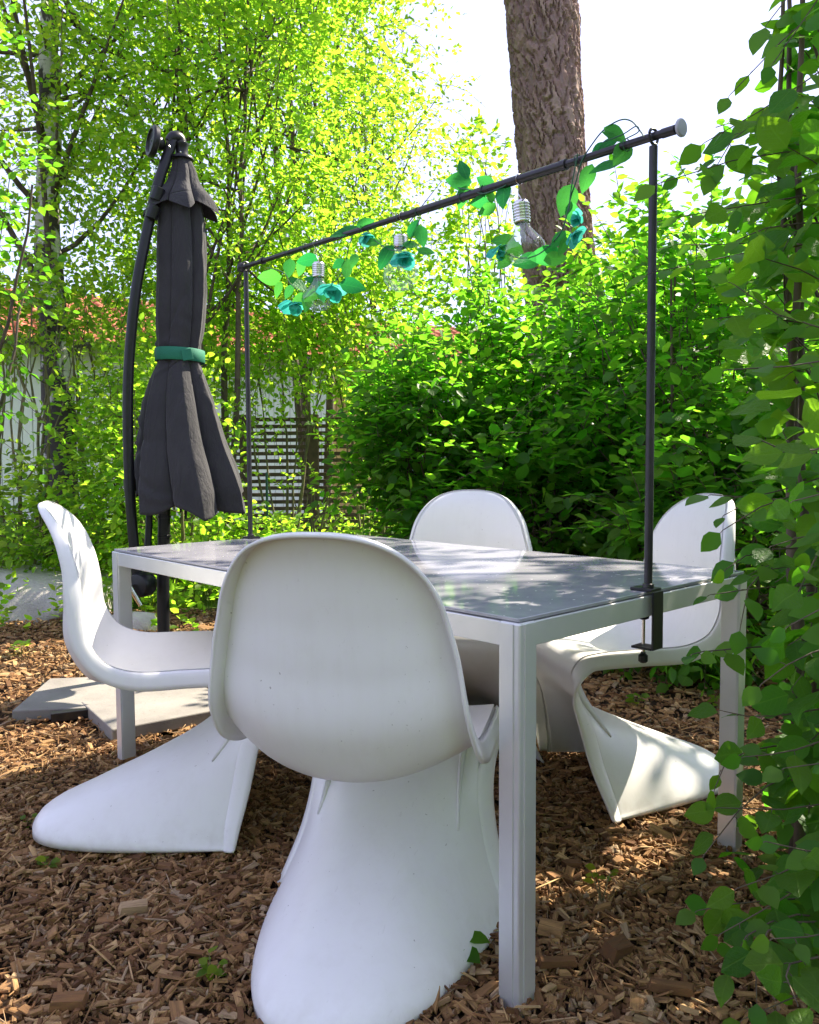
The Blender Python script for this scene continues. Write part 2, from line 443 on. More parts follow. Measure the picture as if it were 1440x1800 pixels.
def chips(n, rg, y0, y1, lmin, lmax, sliver=False):
    y = np.sqrt(rg.uniform(y0 * y0, y1 * y1, n)); x = rg.uniform(-1, 1, n) * (0.58 * y + 0.25)
    L = rg.uniform(lmin, lmax, n) * rg.choice([0.45, 0.7, 1, 1.4, 2.0], n, p=[.2, .3, .3, .15, .05]); Wd = L * rg.uniform(0.14, 0.52, n); T = rg.uniform(0.003, 0.009, n)
    if sliver: Wd = rg.uniform(0.0015, 0.004, n); T = Wd * 0.8
    yaw = rg.uniform(0, 6.283, n); tl = rg.normal(0, 0.22, n); rl = rg.normal(0, 0.25, n)
    z = rg.uniform(-0.012, 0.014, n) + (0.006 if sliver else 0)
    X = np.stack([np.cos(yaw) * np.cos(tl), np.sin(yaw) * np.cos(tl), np.sin(tl)], -1)
    Yv = unit(np.stack([-np.sin(yaw), np.cos(yaw), np.sin(rl)], -1)); Z = np.cross(X, Yv)
    q = np.array([[-1, -1], [1, -1], [1, 1], [-1, 1]]) * 0.5
    lo = q[None] * (1 + rg.uniform(-0.35, 0.25, (n, 4, 2))); up = lo * rg.uniform(0.72, 1.0, (n, 4, 1)) + rg.uniform(-0.06, 0.06, (n, 4, 2))
    def lay(a, h): return (np.stack([x, y, z], -1)[:, None] + a[..., :1] * (L[:, None, None] * X[:, None]) + a[..., 1:] * (Wd[:, None, None] * Yv[:, None]) + h[..., None] * Z[:, None])
    V = np.concatenate([lay(lo, -0.5 * T[:, None] * np.ones((n, 4))), lay(up, T[:, None] * rg.uniform(0.25, 0.75, (n, 4)))], 1)
    b = np.arange(n)[:, None, None] * 8
    F = (np.array([[4, 5, 6, 7], [0, 1, 5, 4], [1, 2, 6, 5], [2, 3, 7, 6], [3, 0, 4, 7]])[None] + b).reshape(-1, 4)
    G = np.concatenate([np.concatenate([lo * np.stack([L, Wd], -1)[:, None], -0.5 * T[:, None, None] * np.ones((n, 4, 1))], -1), np.concatenate([up * np.stack([L, Wd], -1)[:, None], 0.5 * T[:, None, None] * np.ones((n, 4, 1))], -1)], 1) + rg.uniform(0, 9, (n, 1, 3))
    return V.reshape(-1, 3), F, np.repeat(rg.uniform(0, 1, n), 8), G.reshape(-1, 3)
rg = np.random.default_rng(11)
parts_ = [chips(27000, rg, 0.75, 2.4, 0.010, 0.036), chips(36000, rg, 2.4, 5.4, 0.013, 0.044), chips(9000, rg, 0.75, 3.0, 0.02, 0.075, True), chips(16000, rg, 0.75, 2.8, 0.004, 0.013)]
Vc, Fc, rc, gc, b_ = [], [], [], [], 0
for v, f, r_, g_ in parts_:
    Vc.append(v); Fc.append(f + b_); rc.append(r_); gc.append(g_); b_ += len(v)
o = mesh('wood_chips', np.concatenate(Vc), np.concatenate(Fc), M_CHIP, mulch, False, np.concatenate(rc), np.concatenate(gc)); tag(o, kind='stuff')
# the 300 chips that show largest, each one an object
tm = []
for k in range(14):
    v, f, r_, g_ = chips(1, np.random.default_rng(100 + k), 1, 1.001, 0.03, 0.05)
    v = v - v.mean(0); tm.append(rawmesh('wood_chip', v, f, M_CHIP, rnd=r_, grain=g_))
rg = np.random.default_rng(12)
k = 0
while k < 300:
    px, py = rg.uniform(-20, 1460), rg.uniform(1470, 1850)
    p = atz(px, py, 0.012)
    if p[1] < 0.9: continue
    q = (p - TA); a_, c_ = q @ TU, q @ TV
    if abs(a_) < 0.06 and abs(c_) < 0.06: continue
    o = bpy.data.objects.new('wood_chip', tm[k % 14]); link(o, mulch)
    o.location = (p[0], p[1], rg.uniform(0.008, 0.018)); o.rotation_euler = (rg.normal(0, .16), rg.normal(0, .16), rg.uniform(0, 6.28))
    s_ = rg.uniform(0.75, 1.25); o.scale = (s_, s_ * rg.uniform(.8, 1.2), s_)
    k += 1

for px, py, l_, w_, h_, yaw, tl in ((1085, 1672, .060, .036, .030, .7, .25), (968, 1632, .052, .034, .018, -.3, .1), (262, 1340, .05, .02, .018, .4, .1), (700, 1690, .07, .02, .016, 1.2, .1), (235, 1595, .06, .026, .018, .5, .2), (980, 1690, .075, .018, .014, .15, .1), (545, 1700, .055, .024, .016, 2.2, .15), (120, 1760, .06, .03, .018, .2, .1), (1180, 1735, .08, .02, .016, -.2, .05)):
    v, f, r_, g_ = chips(1, np.random.default_rng(int(px)), 1, 1.001, .04, .041); v = v - v.mean(0)
    q = np.array([[-.5, -.5, -.5], [.5, -.5, -.5], [.55, .45, -.5], [-.5, .5, -.5], [-.46, -.42, .5], [.44, -.46, .42], [.5, .4, .5], [-.44, .46, .45]]) * [l_, w_, h_]
    o = bpy.data.objects.new('wood_chunk', rawmesh('wood_chunk', q, f, M_CHIP, rnd=np.full(8, .62 + .02 * (px % 9)), grain=q + px)); link(o, mulch)
    p = atz(px, py, .02); o.location = (p[0], p[1], .014 + h_ * .4); o.rotation_euler = (tl, tl * .6, yaw)

# ------------------------------------------------------------------ leaf tools
def leaf_t(n=4, wid=0.36, peak=0.45, curl=0.12, fold=0.10, tipp=1.3):
    """ovate leaf with n outline steps a side, folded on the midrib"""
    t = np.linspace(0, 1, n + 2)
    wv = wid * np.sin(np.pi * t ** (math.log(0.5) / math.log(peak))) ** (0.8 if tipp < 1.2 else 0.9)
    wv[0] = wv[-1] = 0
    mid = np.stack([t, 0 * t, -curl * t ** 2], -1)
    V = [mid]; Lf = np.stack([t, wv, -curl * t ** 2 + fold * wv], -1)[1:-1]; Rt = Lf * [1, -1, 1]
    V = np.concatenate([mid, Lf, Rt]); m = n + 2
    F4, F3 = [], []
    l = lambda i: m + i - 1
    r = lambda i: m + n + i - 1
    F3 += [(0, 1, l(1)), (0, r(1), 1), (n, n + 1, l(n)), (n, r(n), n + 1)]
    for i in range(1, n):
        F4 += [(i, i + 1, l(i + 1), l(i)), (i, r(i), r(i + 1), i + 1)]
    return V, [np.array(F4).reshape(-1, 4), np.array(F3)]
D4 = (np.array([[0, 0, 0], [.45, .33, .07], [1, 0, -.06], [.45, -.33, .07]]), [np.array([[0, 2, 1], [0, 3, 2]])])
D6 = (np.array([[0, 0, 0], [.28, .33, .06], [.68, .27, .02], [1, 0, -.12], [.68, -.27, .02], [.28, -.33, .06]]), [np.array([[0, 3, 2, 1], [0, 5, 4, 3]])])
def frames(ax, nr):
    X = unit(ax); Z = unit(nr - (nr * X).sum(-1, keepdims=True) * X); return X, np.cross(Z, X), Z
def inst(tp, pos, ax, nr, size):
    X, Y, Z = frames(ax, nr); v, Fs = tp
    V = pos[:, None] + size[:, None, None] * (v[None, :, :1] * X[:, None] + v[None, :, 1:2] * Y[:, None] + v[None, :, 2:] * Z[:, None])
    b = (np.arange(len(pos)) * len(v))[:, None, None]
    return V.reshape(-1, 3), [(f[None] + b).reshape(-1, f.shape[1]) for f in Fs if len(f)]
def twig_leaves(rg, st, dr, ln, nl, size, droop=0.25, upn=0.9, jit=0.45, svar=0.3, side=0.85):
    """leaves placed alternately along twigs; returns pos, axis, normal, size, twig polyline"""
    n = len(st); dr = unit(dr)
    t = np.linspace(0.12, 1.0, nl)[None] + rg.normal(0, 0.03, (n, nl))
    P = st[:, None] + dr[:, None] * (ln[:, None] * t)[..., None]; P[..., 2] -= droop * ln[:, None] * t ** 2
    sv = unit(np.cross(dr, np.array([0, 0, 1.0])) + 1e-6)
    sg = np.where(np.arange(nl) % 2 == 0, 1, -1)[None, :, None]
    last = (np.arange(nl) == nl - 1)[None, :, None]
    A = dr[:, None] * np.where(last, 1.0, 0.5) + sv[:, None] * sg * np.where(last, 0.1, side) + rg.normal(0, 0.3, (n, nl, 3)); A[..., 2] -= droop * 0.7
    N = np.array([0, 0, upn]) + rg.normal(0, jit, (n, nl, 3))
    sz = size * (1 + rg.uniform(-svar, svar, (n, nl)))
    tt = np.linspace(0, 1, 4)[None]
    TP = st[:, None] + dr[:, None] * (ln[:, None] * tt)[..., None]; TP[..., 2] -= droop * ln[:, None] * tt ** 2
    return P.reshape(-1, 3), A.reshape(-1, 3), N.reshape(-1, 3), sz.ravel(), TP
def clump_points(rg, c, r, ncl, per, shell=0.35, spread=0.16):
    u = unit(rg.normal(0, 1, (ncl, 3))); rad = rg.uniform(shell ** 3, 1, ncl) ** (1 / 3)
    cc = u * rad[:, None]
    st = np.repeat(cc, per, 0) + rg.normal(0, spread, (ncl * per, 3))
    out = unit(st) * 0.8 + rg.normal(0, 0.6, st.shape)
    return np.array(c) + st * np.array(r), out * np.array(r) / np.max(r), np.array(c) + cc * np.array(r)
def limbs(rg, base, targets, r0, r1, wob=0.12, m=7, start=(0.0, 0.6)):
    """curved limbs from along a base polyline (list of pts) to targets"""
    base = np.asarray(base, float); n = len(targets)
    s = rg.uniform(*start, n); ts = np.linspace(0, 1, len(base)); S0 = cspl(ts, base, s)
    T = np.asarray(targets); t = np.linspace(0, 1, m)[None, :, None]
    mid = S0 * 0.5 + T * 0.5 + np.array([0, 0, -0.12]) * np.linalg.norm(T - S0, axis=1, keepdims=True) + rg.normal(0, wob, (n, 3)) * np.linalg.norm(T - S0, axis=1, keepdims=True) * 0.5
    P = (1 - t) ** 2 * S0[:, None] + 2 * t * (1 - t) * mid[:, None] + t ** 2 * T[:, None]
    Rd = np.linspace(1, 0, m)[None] * (r0 - r1) * rg.uniform(0.6, 1.1, (n, 1)) + r1
    return tubes(P, Rd, 5, False)
def join(vf):
    V, Q, b = [], {}, 0
    for v, fs in vf:
        V.append(v)
        for f in fs: Q.setdefault(f.shape[1], []).append(f + b)
        b += len(v)
    return np.concatenate(V), [np.concatenate(x) for x in Q.values()]
def plant(name, label, cat, base, mat, leafsets, wood, wmat, group=None, singles=0, tp=D4, stp=None, wood_name='branches', vis=None):
    """leafsets: list of (pos,ax,nr,size). the `singles` leaves nearest the camera become leaf objects, the rest one stuff part"""
    root = thing(name, label, cat, base, group)
    pos = np.concatenate([l[0] for l in leafsets]); ax = np.concatenate([l[1] for l in leafsets]); nr = np.concatenate([l[2] for l in leafsets]); sz = np.concatenate([l[3] for l in leafsets])
    ok = pos[:, 2] > 0.02
    pos, ax, nr, sz = pos[ok], ax[ok], nr[ok], sz[ok]
    rgx = np.random.default_rng(len(pos))
    if singles:
        d = pos - CAM; z = d @ CF; px = 720 + FPX * (d @ CR) / z; py = 900 - FPX * (d @ CU) / z
        inv = (px > -10) & (px < 1450) & (py > -10) & (py < 1810)
        order = np.argsort(np.where(inv, z / sz, 1e9))[:singles]
        stp = stp or tp
        sm = {M_LEAF_NEAR: M_LEAF_NEARV, M_LEAF_HEDGE: M_LEAF_HEDGEV}.get(mat, mat); mes = []
        for q_ in range(6):
            v_ = stp[0] * [1, (0.85, 1.0, 1.18, .92, 1.08, 1.0)[q_], 1]
            v_ = v_ + np.stack([0 * v_[:, 0], (.10 * math.sin(q_ * 2.1)) * np.sin(v_[:, 0] * 2.6) * v_[:, 0], .05 * np.sin(v_[:, 0] * 7 + q_) * (1 if q_ % 2 else -.6) + .35 * (q_ % 3 - 1) * v_[:, 1] * np.abs(v_[:, 1]) + .04 * np.sin(v_[:, 1] * 17 + q_ * 2)], -1)
            mes.append(rawmesh('leaf', v_, stp[1], sm, True))
        X, Y, Z = frames(ax[order], nr[order]); org = ORG[root.name]
        for j, i in enumerate(order):
            o = bpy.data.objects.new('leaf', mes[j % 6]); link(o, root)
            m_ = Matrix.Identity(4); s_ = sz[i]; p_ = pos[i] - org
            for a in range(3): m_[a][0], m_[a][1], m_[a][2], m_[a][3] = X[j, a] * s_, Y[j, a] * s_, Z[j, a] * s_, p_[a]
            o.matrix_local = m_
        keep = np.ones(len(pos), bool); keep[order] = False
        pos, ax, nr, sz = pos[keep], ax[keep], nr[keep], sz[keep]
    if len(pos):
        V, F = inst(tp, pos, ax, nr, sz)
        f = mesh('foliage', V, F, mat, root, True, np.repeat(rgx.uniform(0, 1, len(pos)), len(tp[0]))); tag(f, kind='stuff')
    if wood is not None:
        V, F = join(wood)
        b = mesh(wood_name, V, F, wmat, root, True); tag(b, kind='stuff')
    return root

# ------------------------------------------------------------------ chairs (one moulded shell each)
CH = np.array([
 [0.0,-.263,.868,-.255,.880,.172,2.0,-.012,.004,-.004],[.06,-.238,.822,-.208,.822,.178,2.0,-.022,.006,-.002],
 [.16,-.222,.720,-.174,.729,.197,2.2,-.030,.006,0],[.27,-.220,.613,-.157,.641,.219,2.4,-.036,.005,-.003],
 [.35,-.214,.491,-.146,.546,.235,2.4,-.030,.005,-.022],[.40,-.167,.411,-.115,.495,.242,2.2,-.014,.005,-.036],
 [.46,-.079,.395,-.050,.463,.243,2.2,-.002,.005,-.042],[.54,.065,.404,.092,.456,.239,2.2,0,.005,-.042],
 [.61,.194,.425,.210,.449,.230,2.2,-.003,.008,-.040],[.66,.251,.423,.258,.432,.218,2.2,-.020,.018,-.030],
 [.70,.273,.387,.276,.392,.203,2.3,-.004,.034,-.018],[.74,.247,.324,.256,.332,.190,2.4,.024,.026,-.006],
 [.80,.147,.239,.214,.242,.190,2.5,.044,.018,0],[.87,-.019,.160,.187,.130,.212,2.6,.043,.014,0],
 [.935,-.186,.092,.166,.040,.246,2.7,.034,.010,0],[.975,-.288,.046,.163,.006,.262,2.8,.026,.008,0],
 [.99,-.314,.022,.162,.002,.266,2.8,.024,.008,0],[1.0,-.315,0,.162,0,.264,2.8,.024,.008,0]])
RC = 0.175
def csurf(s, v):
    s, v = np.broadcast_arrays(np.asarray(s, float), np.asarray(v, float))
    c = cspl(CH[:, 0], CH[:, 1:], s); a = np.abs(v) ** c[..., 5]
    return np.stack([c[..., 0] + (c[..., 2] - c[..., 0]) * a, v * c[..., 4], c[..., 1] + (c[..., 3] - c[..., 1]) * a], -1), c
def chair_geo(nv=44, ns=110):
    q = np.linspace(-1, 1, nv + 1); v = np.sin(q * np.pi / 2)
    n = 2.35; s0 = RC * (1 - (1 - np.abs(v) ** n).clip(0) ** (1 / n)); t = np.linspace(0, 1, ns + 1)
    Sg = s0[None] + (1 - s0[None]) * t[:, None]
    P, c = csurf(Sg, np.broadcast_to(v, Sg.shape)); nc = nv + 1
    V = P.reshape(-1, 3)
    F = [(i * nc + j, i * nc + j + 1, (i + 1) * nc + j + 1, (i + 1) * nc + j) for i in range(ns) for j in range(nv)]
    L = np.array([i * nc for i in range(ns, -1, -1)] + list(range(1, nv)) + [i * nc + nv for i in range(ns + 1)])
    cs = c.reshape(-1, 9)[L]; vv = np.broadcast_to(v, Sg.shape).reshape(-1)[L]; Pl = V[L]
    lip = np.stack([cs[:, 6], cs[:, 7] * np.sign(vv) * np.abs(vv), cs[:, 8]], -1)
    rows = [L]; VV = [V]; base = len(V)
    for f1, f2 in ((.2, .03), (.45, .14), (.7, .35), (.9, .68), (1.0, 1.0)):
        nx = Pl + lip * f2; nx[:, 1] += np.sign(vv) * np.abs(vv) ** 2 * 0.009 * math.sin(math.pi / 2 * f1); nx[:, 2] = nx[:, 2].clip(0)
        VV.append(nx); rows.append(base + np.arange(len(L))); base += len(L)
    for a, b in zip(rows[:-1], rows[1:]):
        F += [(a[i], a[i + 1], b[i + 1], b[i]) for i in range(len(L) - 1)]
    # tapering stiffening ribs between the seat and the leg
    for sg in (-1, 1):
        ss = np.linspace(0.69, 0.835, 9); p, _ = csurf(ss, sg * .80 + 0 * ss); p2, _ = csurf(ss + 1e-3, sg * .80 + 0 * ss); p3, _ = csurf(ss, sg * .78 + 0 * ss)
        nn = unit(np.cross(p2 - p, p3 - p)); nn *= np.where(nn[:, :1] > 0, -1, 1); h = 0.032 * (1 - np.linspace(0, 1, 9))
        rv = []
        for i in range(9):
            for dv in (-1, 0, 1):
                rv.append(p[i] + (np.array([0, dv * .006 * (1 - i / 10), 0]) + nn[i] * .001 if dv else nn[i] * (h[i] + .004)))
        for i in range(8):
            a = base + i * 3; F += [(a, a + 1, a + 4, a + 3), (a + 1, a + 2, a + 5, a + 4)]
        VV.append(np.array(rv)); base += 27
    return np.concatenate(VV), F
_v, _fc = chair_geo()
CHM = rawmesh('cantilever_chair', _v, _fc, M_CHAIR, True)
def chair(label, x, y, yaw, z):
    o = bpy.data.objects.new('cantilever_chair', CHM); link(o)
    o.location = (x, y, z); o.rotation_euler = (0, 0, yaw)
    so = o.modifiers.new('thickness', 'SOLIDIFY'); so.thickness = 0.007; so.offset = 0.0
    return tag(o, label, 'chair', 'white moulded chairs around the table')
chair('white moulded plastic chair nearest the viewer with its back turned, beside the near table corner', -.092, 1.61, 1.305, 0.0)
chair('white moulded plastic chair seen in profile at the far left table leg, by the parasol', -.696, 2.18, .27, .022)
chair('white moulded plastic chair behind the clamp at the right, half hidden by shrub leaves', .672, 2.43, 3.34, .018)
chair('white moulded plastic chair across the table, its backrest against the dark hedge', .185, 2.80, 4.53, .015)

# ------------------------------------------------------------------ table
tb = thing('garden_table', 'silver aluminium garden table with a dark glass top', 'table', tuple(TA))
def tp_(a, c, z): return TA + TU * a + TV * c + np.array([0, 0, z])
TAX = np.array([TU, TV, [0, 0, 1.0]])
LG = 0.046
for ia in (0, 1):
    for ic in (0, 1):
        a = LG / 2 + ia * (TW - LG); c = LG / 2 + ic * (TL - LG)
        bm = bmesh.new(); zc = TH - 0.001
        bm_box(bm, tp_(a, c, (zc - 0.02) / 2), TAX, (LG, LG, zc + 0.02), 0.0035, 2)
        sa = 1 if ia else -1; sc = 1 if ic else -1
        # extruded groove lines on the outer faces of the profile
        bm_box(bm, tp_(a + sa * (LG / 2 + .0008), c - sc * .006, (zc - .02) / 2), TAX, (.0032, LG - .014, zc + .016), .0006)
        bm_box(bm, tp_(a - sa * .006, c + sc * (LG / 2 + .0008), (zc - .02) / 2), TAX, (LG - .014, .0032, zc + .016), .0006)
        bm_obj('leg', bm, M_ALU, tb, False)
RH = 0.044
for ia in (0, 1):
    a = LG / 2 + ia * (TW - LG)
    box('rail', tp_(a, TL / 2, TH - RH / 2 - .002), TAX, (LG - .003, TL - 2 * LG - .001, RH), M_ALU, tb, .002, 2)
for ic in (0, 1):
    c = LG / 2 + ic * (TL - LG)
    box('rail', tp_(TW / 2, c, TH - RH / 2 - .002), TAX, (TW - 2 * LG - .001, LG - .003, RH), M_ALU, tb, .002, 2)
box('glass_top', tp_(TW / 2, TL / 2, TH + .0035), TAX, (TW - .012, TL - .012, .007), M_GLASSTOP, tb, .0015, 2)

# ------------------------------------------------------------------ clamp-on rod frame
rk = thing('clamp_on_rod_frame', 'dark grey rod frame clamped to the table, its crossbar rising to the right', 'decoration rod', tuple(tp_(TW / 2, TL / 2, TH + .01)))
PR = atz(1133, 1043, TH); PR = TA + TU * np.clip((PR - TA) @ TU, 0, TW) + TV * 0.012
PL = atz(420, 947, TH); PL = TA + TU * np.clip((PL - TA) @ TU, 0, TW) + TV * (TL - 0.012)
PR[2] = PL[2] = TH
def solve_h(P, px, py):
    d = CF + (px - 720) / FPX * CR + (900 - py) / FPX * CU
    return (CAM + d * (P[1] / d[1]))[2]
HL, HR = solve_h(PL, 427, 468), solve_h(PR, 1143, 240)
TLp, TRp = PL * [1, 1, 0] + [0, 0, HL], PR * [1, 1, 0] + [0, 0, HR]
for P_, T_ in ((PL, TLp), (PR, TRp)):
    tube('upright', [P_ + [0, 0, .012], P_ * [1, 1, 0] + [0, 0, T_[2] - .02]], .0088, M_ROD, rk, 14)
    dv = unit(TRp - TLp); sd = unit(np.cross(dv, [0, 0, 1.0]))
    hk = [T_ + sd * .0 + np.array([0, 0, -.03])] + [T_ + sd * .013 * math.sin(t) * 1.0 + np.array([0, 0, .013 - .013 * math.cos(t) * 1.0 - .013]) for t in np.linspace(0, 2 * math.pi, 18)]
    hk = [T_ + sd * .0155 * math.sin(t) + np.array([0, 0, -.0155 * math.cos(t)]) for t in np.linspace(0, 2 * math.pi, 22)]
    tube('hook', hk, .0032, M_ROD, rk, 6)
BD = unit(TRp - TLp); BL = np.linalg.norm(TRp - TLp)
def bar_at(px):
    """distance along the crossbar at photo column px"""
    lo, hi = -0.2, BL + 0.3
    for _ in range(50):
        m_ = (lo + hi) / 2; d = TLp + BD * m_ - CAM
        if 720 + FPX * (d @ CR) / (d @ CF) < px: lo = m_
        else: hi = m_
    return lo
def bar_p(px): return TLp + BD * bar_at(px)
j1, j2, e_ = bar_at(705), bar_at(995), bar_at(1192)
tube('crossbar', [TLp - BD * .02, TLp + BD * (j1 + .02)], .0085, M_ROD, rk, 12)
tube('crossbar', [TLp + BD * j1, TLp + BD * j2], .0108, M_ROD, rk, 12)
tube('crossbar', [TLp + BD * (j2 - .02), TLp + BD * (e_ - .02)], .0085, M_ROD, rk, 12)
lathe('end_cap', TLp + BD * (e_ - .035), BD, [(0, .0098), (.03, .0098), (.031, .006), (.04, .006)], M_ROD, rk, 14)
lathe('end_disc', TLp + BD * (e_ + .003), BD, [(0, .004), (0, .0165), (.002, .018), (.006, .018), (.008, .016), (.0085, .002)], M_DISC, rk, 22)
lathe('end_ball', TLp - BD * .045, BD, [(0, .002), (.004, .013), (.012, .018), (.02, .018), (.027, .012), (.03, .0085)], M_ROD, rk, 18)
lathe('collar', TLp + BD * (bar_at(462) - .006), BD, [(0, .0125), (.013, .0125)], M_ROD, rk, 12)
lathe('collar', TLp + BD * (j2 - .012), BD, [(0, .0125), (.014, .0125)], M_ROD, rk, 12)
for P_, out in ((PR, -TV), (PL, TV)):
    ax_ = np.array([out, np.cross([0, 0, 1.0], out), [0, 0, 1.0]])
    T0 = np.array([P_[0], P_[1], TH + .0075])
    bm = bmesh.new()
    bm_box(bm, T0 - out * .006 + [0, 0, .003], ax_, (.052, .040, .006), .001)
    bm_box(bm, T0 + out * .0225 + [0, 0, -.062], ax_, (.005, .040, .124), .001)
    bm_box(bm, T0 - out * .004 + [0, 0, -.1225], ax_, (.048, .040, .005), .001)
    bm_obj('clamp_bracket', bm, M_BLACK, rk)
    sc_ = T0 - out * .010
    lathe('clamp_screw', sc_ + [0, 0, -.136], (0, 0, 1), [(0, .0036), (.078, .0036)], M_CHROME, rk, 10)
    lathe('clamp_pad', sc_ + [0, 0, -.0645], (0, 0, 1), [(0, .005), (.003, .011), (.010, .0125), (.0125, .011)], M_BLACK, rk, 16)
    lathe('clamp_knob', sc_ + [0, 0, -.158], (0, 0, 1), [(0, .006), (.004, .0105), (.016, .0105), (.020, .006), (.024, .005)], M_BLACK, rk, 8, True, 20)
    lathe('pole_socket', T0 + [0, 0, .006], (0, 0, 1), [(0, .0125), (.008, .012), (.010, .0095)], M_ROD, rk, 16)

# ------------------------------------------------------------------ bulbs
def bulb(label, px, ytop, ycap0, ycap1, ybot, offx, rad, tilt=0.0):
    P0 = bar_p(px); Yd = P0[1]
    c0, c1, b1 = at(px + offx, ycap0, Yd), at(px + offx + tilt * .45, ycap1, Yd), at(px + offx + tilt, ybot, Yd)
    t = thing('hanging_bulb', label, 'bulb lamp', tuple(c0), 'clear bulb lamps hanging from the rod')
    ax = unit(b1 - c0); H = np.linalg.norm(b1 - c0); hc = np.linalg.norm(c1 - c0); rc_ = rad * .40
    rb = .0125
    loop = [P0 + np.array([0, 0, rb * math.cos(a)]) + unit(np.cross(BD, [0, 0, 1.])) * rb * math.sin(a) for a in np.linspace(-2.4, 2.6, 12)]
    s0 = loop[-1]
    wav = [s0 + (c0 - s0) * f + BD * .003 * math.sin(f * 9) for f in np.linspace(0.15, 1, 8)]
    tube('wire_hook', loop + wav, .0011, M_CHROME, t, 5)
    prof = [(-.002, .003), (0, rc_ * .85)]
    for k in range(6):
        z0 = hc * (.08 + .8 * k / 6); prof += [(z0, rc_ * .93), (z0 + hc * .04, rc_ * 1.02), (z0 + hc * .09, rc_ * 1.02), (z0 + hc * .12, rc_ * .93)]
    prof += [(hc * .93, rc_ * .97), (hc, rc_ * .9)]
    lathe('screw_cap', c0, ax, prof, M_CHROME, t, 20)
    g = H - hc; tt = np.linspace(0, 1, 16)
    rr = [rc_ * .8 + (rad - rc_ * .8) * (3 * min(1, x / .58) ** 2 - 2 * min(1, x / .58) ** 3) if x < .58 else rad * math.sqrt(max(0, 1 - ((x - .58) / .42) ** 2)) for x in tt]
    lathe('glass_bulb', c0 + ax * hc, ax, [(g * x, max(r_, .0008)) for x, r_ in zip(tt, rr)], M_BULB, t, 28, True, 80)
    tube('inner_stem', [c0 + ax * hc * .9, c0 + ax * (hc + g * .42)], [rc_ * .34, rc_ * .22], M_BULB, t, 10)
    return t
bulb('clear glass bulb with ridged metal cap hanging furthest left, behind teal flowers', 556, 440, 462, 488, 548, 4, .052)
bulb('round clear glass bulb hanging in the middle of the rod, under one teal flower', 708, 395, 414, 436, 514, -4, .050)
bulb('largest clear glass bulb, hanging in front of the pine trunk', 913, 310, 354, 392, 470, 2, .052, 10)

# ------------------------------------------------------------------ garland
gl = thing('artificial_garland', 'green fabric leaf garland with teal flowers draped along the rod', 'garland', tuple(bar_p(760)))
rg = np.random.default_rng(21)
LT = [rawmesh('leaf', *leaf_t(5, wd, .42, cu, .16), M_LEAF_SILK, True) for wd, cu in ((.27, .12), (.31, .25), (.25, -.1), (.33, .05))]
def gleaf(px, py, ang, lpx, k=0, dy=0.0):
    Y = TLp[1] + (bar_p(min(max(px, 430), 1180)) - TLp)[1] + dy
    p0 = at(px - math.cos(R(ang)) * lpx / 2, py + math.sin(R(ang)) * lpx / 2, Y); p1 = at(px + math.cos(R(ang)) * lpx / 2, py - math.sin(R(ang)) * lpx / 2, Y + rg.normal(0, .012))
    d = p1 - p0; L = np.linalg.norm(d); nr = np.array([rg.normal(0, .5), -1.0, rg.normal(.35, .4)])
    X, Yv, Z = frames(d[None], nr[None])
    o = bpy.data.objects.new('leaf', LT[rg.integers(4)]); link(o, gl)
    m_ = Matrix.Identity(4); org = ORG[gl.name]
    for a in range(3): m_[a][0], m_[a][1], m_[a][2], m_[a][3] = X[0, a] * L, Yv[0, a] * L, Z[0, a] * L, p0[a] - org[a]
    o.matrix_local = m_
    return p0
GLV = [(473,488,185,46),(489,509,250,32),(509,471,265,34),(540,457,190,42),(528,470,245,34),(526,500,-35,42),(508,513,240,30),(566,513,-70,40),(552,493,160,40),(541,528,260,42),
 (620,502,-8,48),(610,474,265,40),(595,464,215,26),(622,457,250,24),(606,410,205,56),(643,391,20,36),(657,427,-10,34),(678,452,240,50),(727,401,65,38),(741,414,-75,40),(749,443,-15,34),(723,429,10,30),(528,526,195,34),(550,519,210,40),
 (815,297,110,40),(806,318,175,48),(813,347,250,46),(853,320,150,36),(846,355,190,40),(857,368,215,36),(884,342,255,36),(862,345,100,26),
 (996,352,250,62),(1007,378,-80,50),(981,422,230,42),(990,434,250,38),(959,450,195,62),(977,454,10,44),(927,458,185,52),(887,423,170,44),(888,458,230,40),(968,440,150,34),(900,437,160,44),
 (1032,313,250,54),(1062,291,185,56),(1093,270,235,50),(1082,234,-25,46),(1068,253,205,42),(1075,240,165,40),(1052,262,215,36)]
for g_ in GLV: gleaf(*g_)
PT = rawmesh('petal', *leaf_t(5, .50, .60, -.3, .22), M_PETAL, True)
def flower(px, py, spx, tilt):
    Y = bar_p(min(max(px, 430), 1180))[1] - .02; c = at(px, py, Y); s = .86 * spx / FPX * Y
    up = unit(np.array([math.sin(R(tilt)), -.45, -math.cos(R(tilt))])); X0 = axes(up)
    fl = bpy.data.objects.new('flower', None); link(fl, gl); fl.location = tuple(c - ORG[gl.name]); fl.empty_display_size = .02
    for ring, (n, el, sc) in enumerate(((6, 15, .60), (5, 45, .52), (3, 75, .36))):
        for k in range(n):
            a = 2 * math.pi * k / n + ring * .4 + rg.normal(0, .12); e = R(el + rg.normal(0, 15))
            dr = X0[0] * math.sin(e) + (X0[1] * math.cos(a) + X0[2] * math.sin(a)) * math.cos(e)
            nr = X0[0] * math.cos(e) - (X0[1] * math.cos(a) + X0[2] * math.sin(a)) * math.sin(e)
            X, Yv, Z = frames(dr[None], nr[None]); o = bpy.data.objects.new('petal', PT); link(o, fl); L = s * sc * rg.uniform(.65, 1.1)
            m_ = Matrix.Identity(4)
            for q in range(3): m_[q][0], m_[q][1], m_[q][2], m_[q][3] = X[0, q] * L, Yv[0, q] * L, Z[0, q] * L, 0
            o.matrix_local = m_
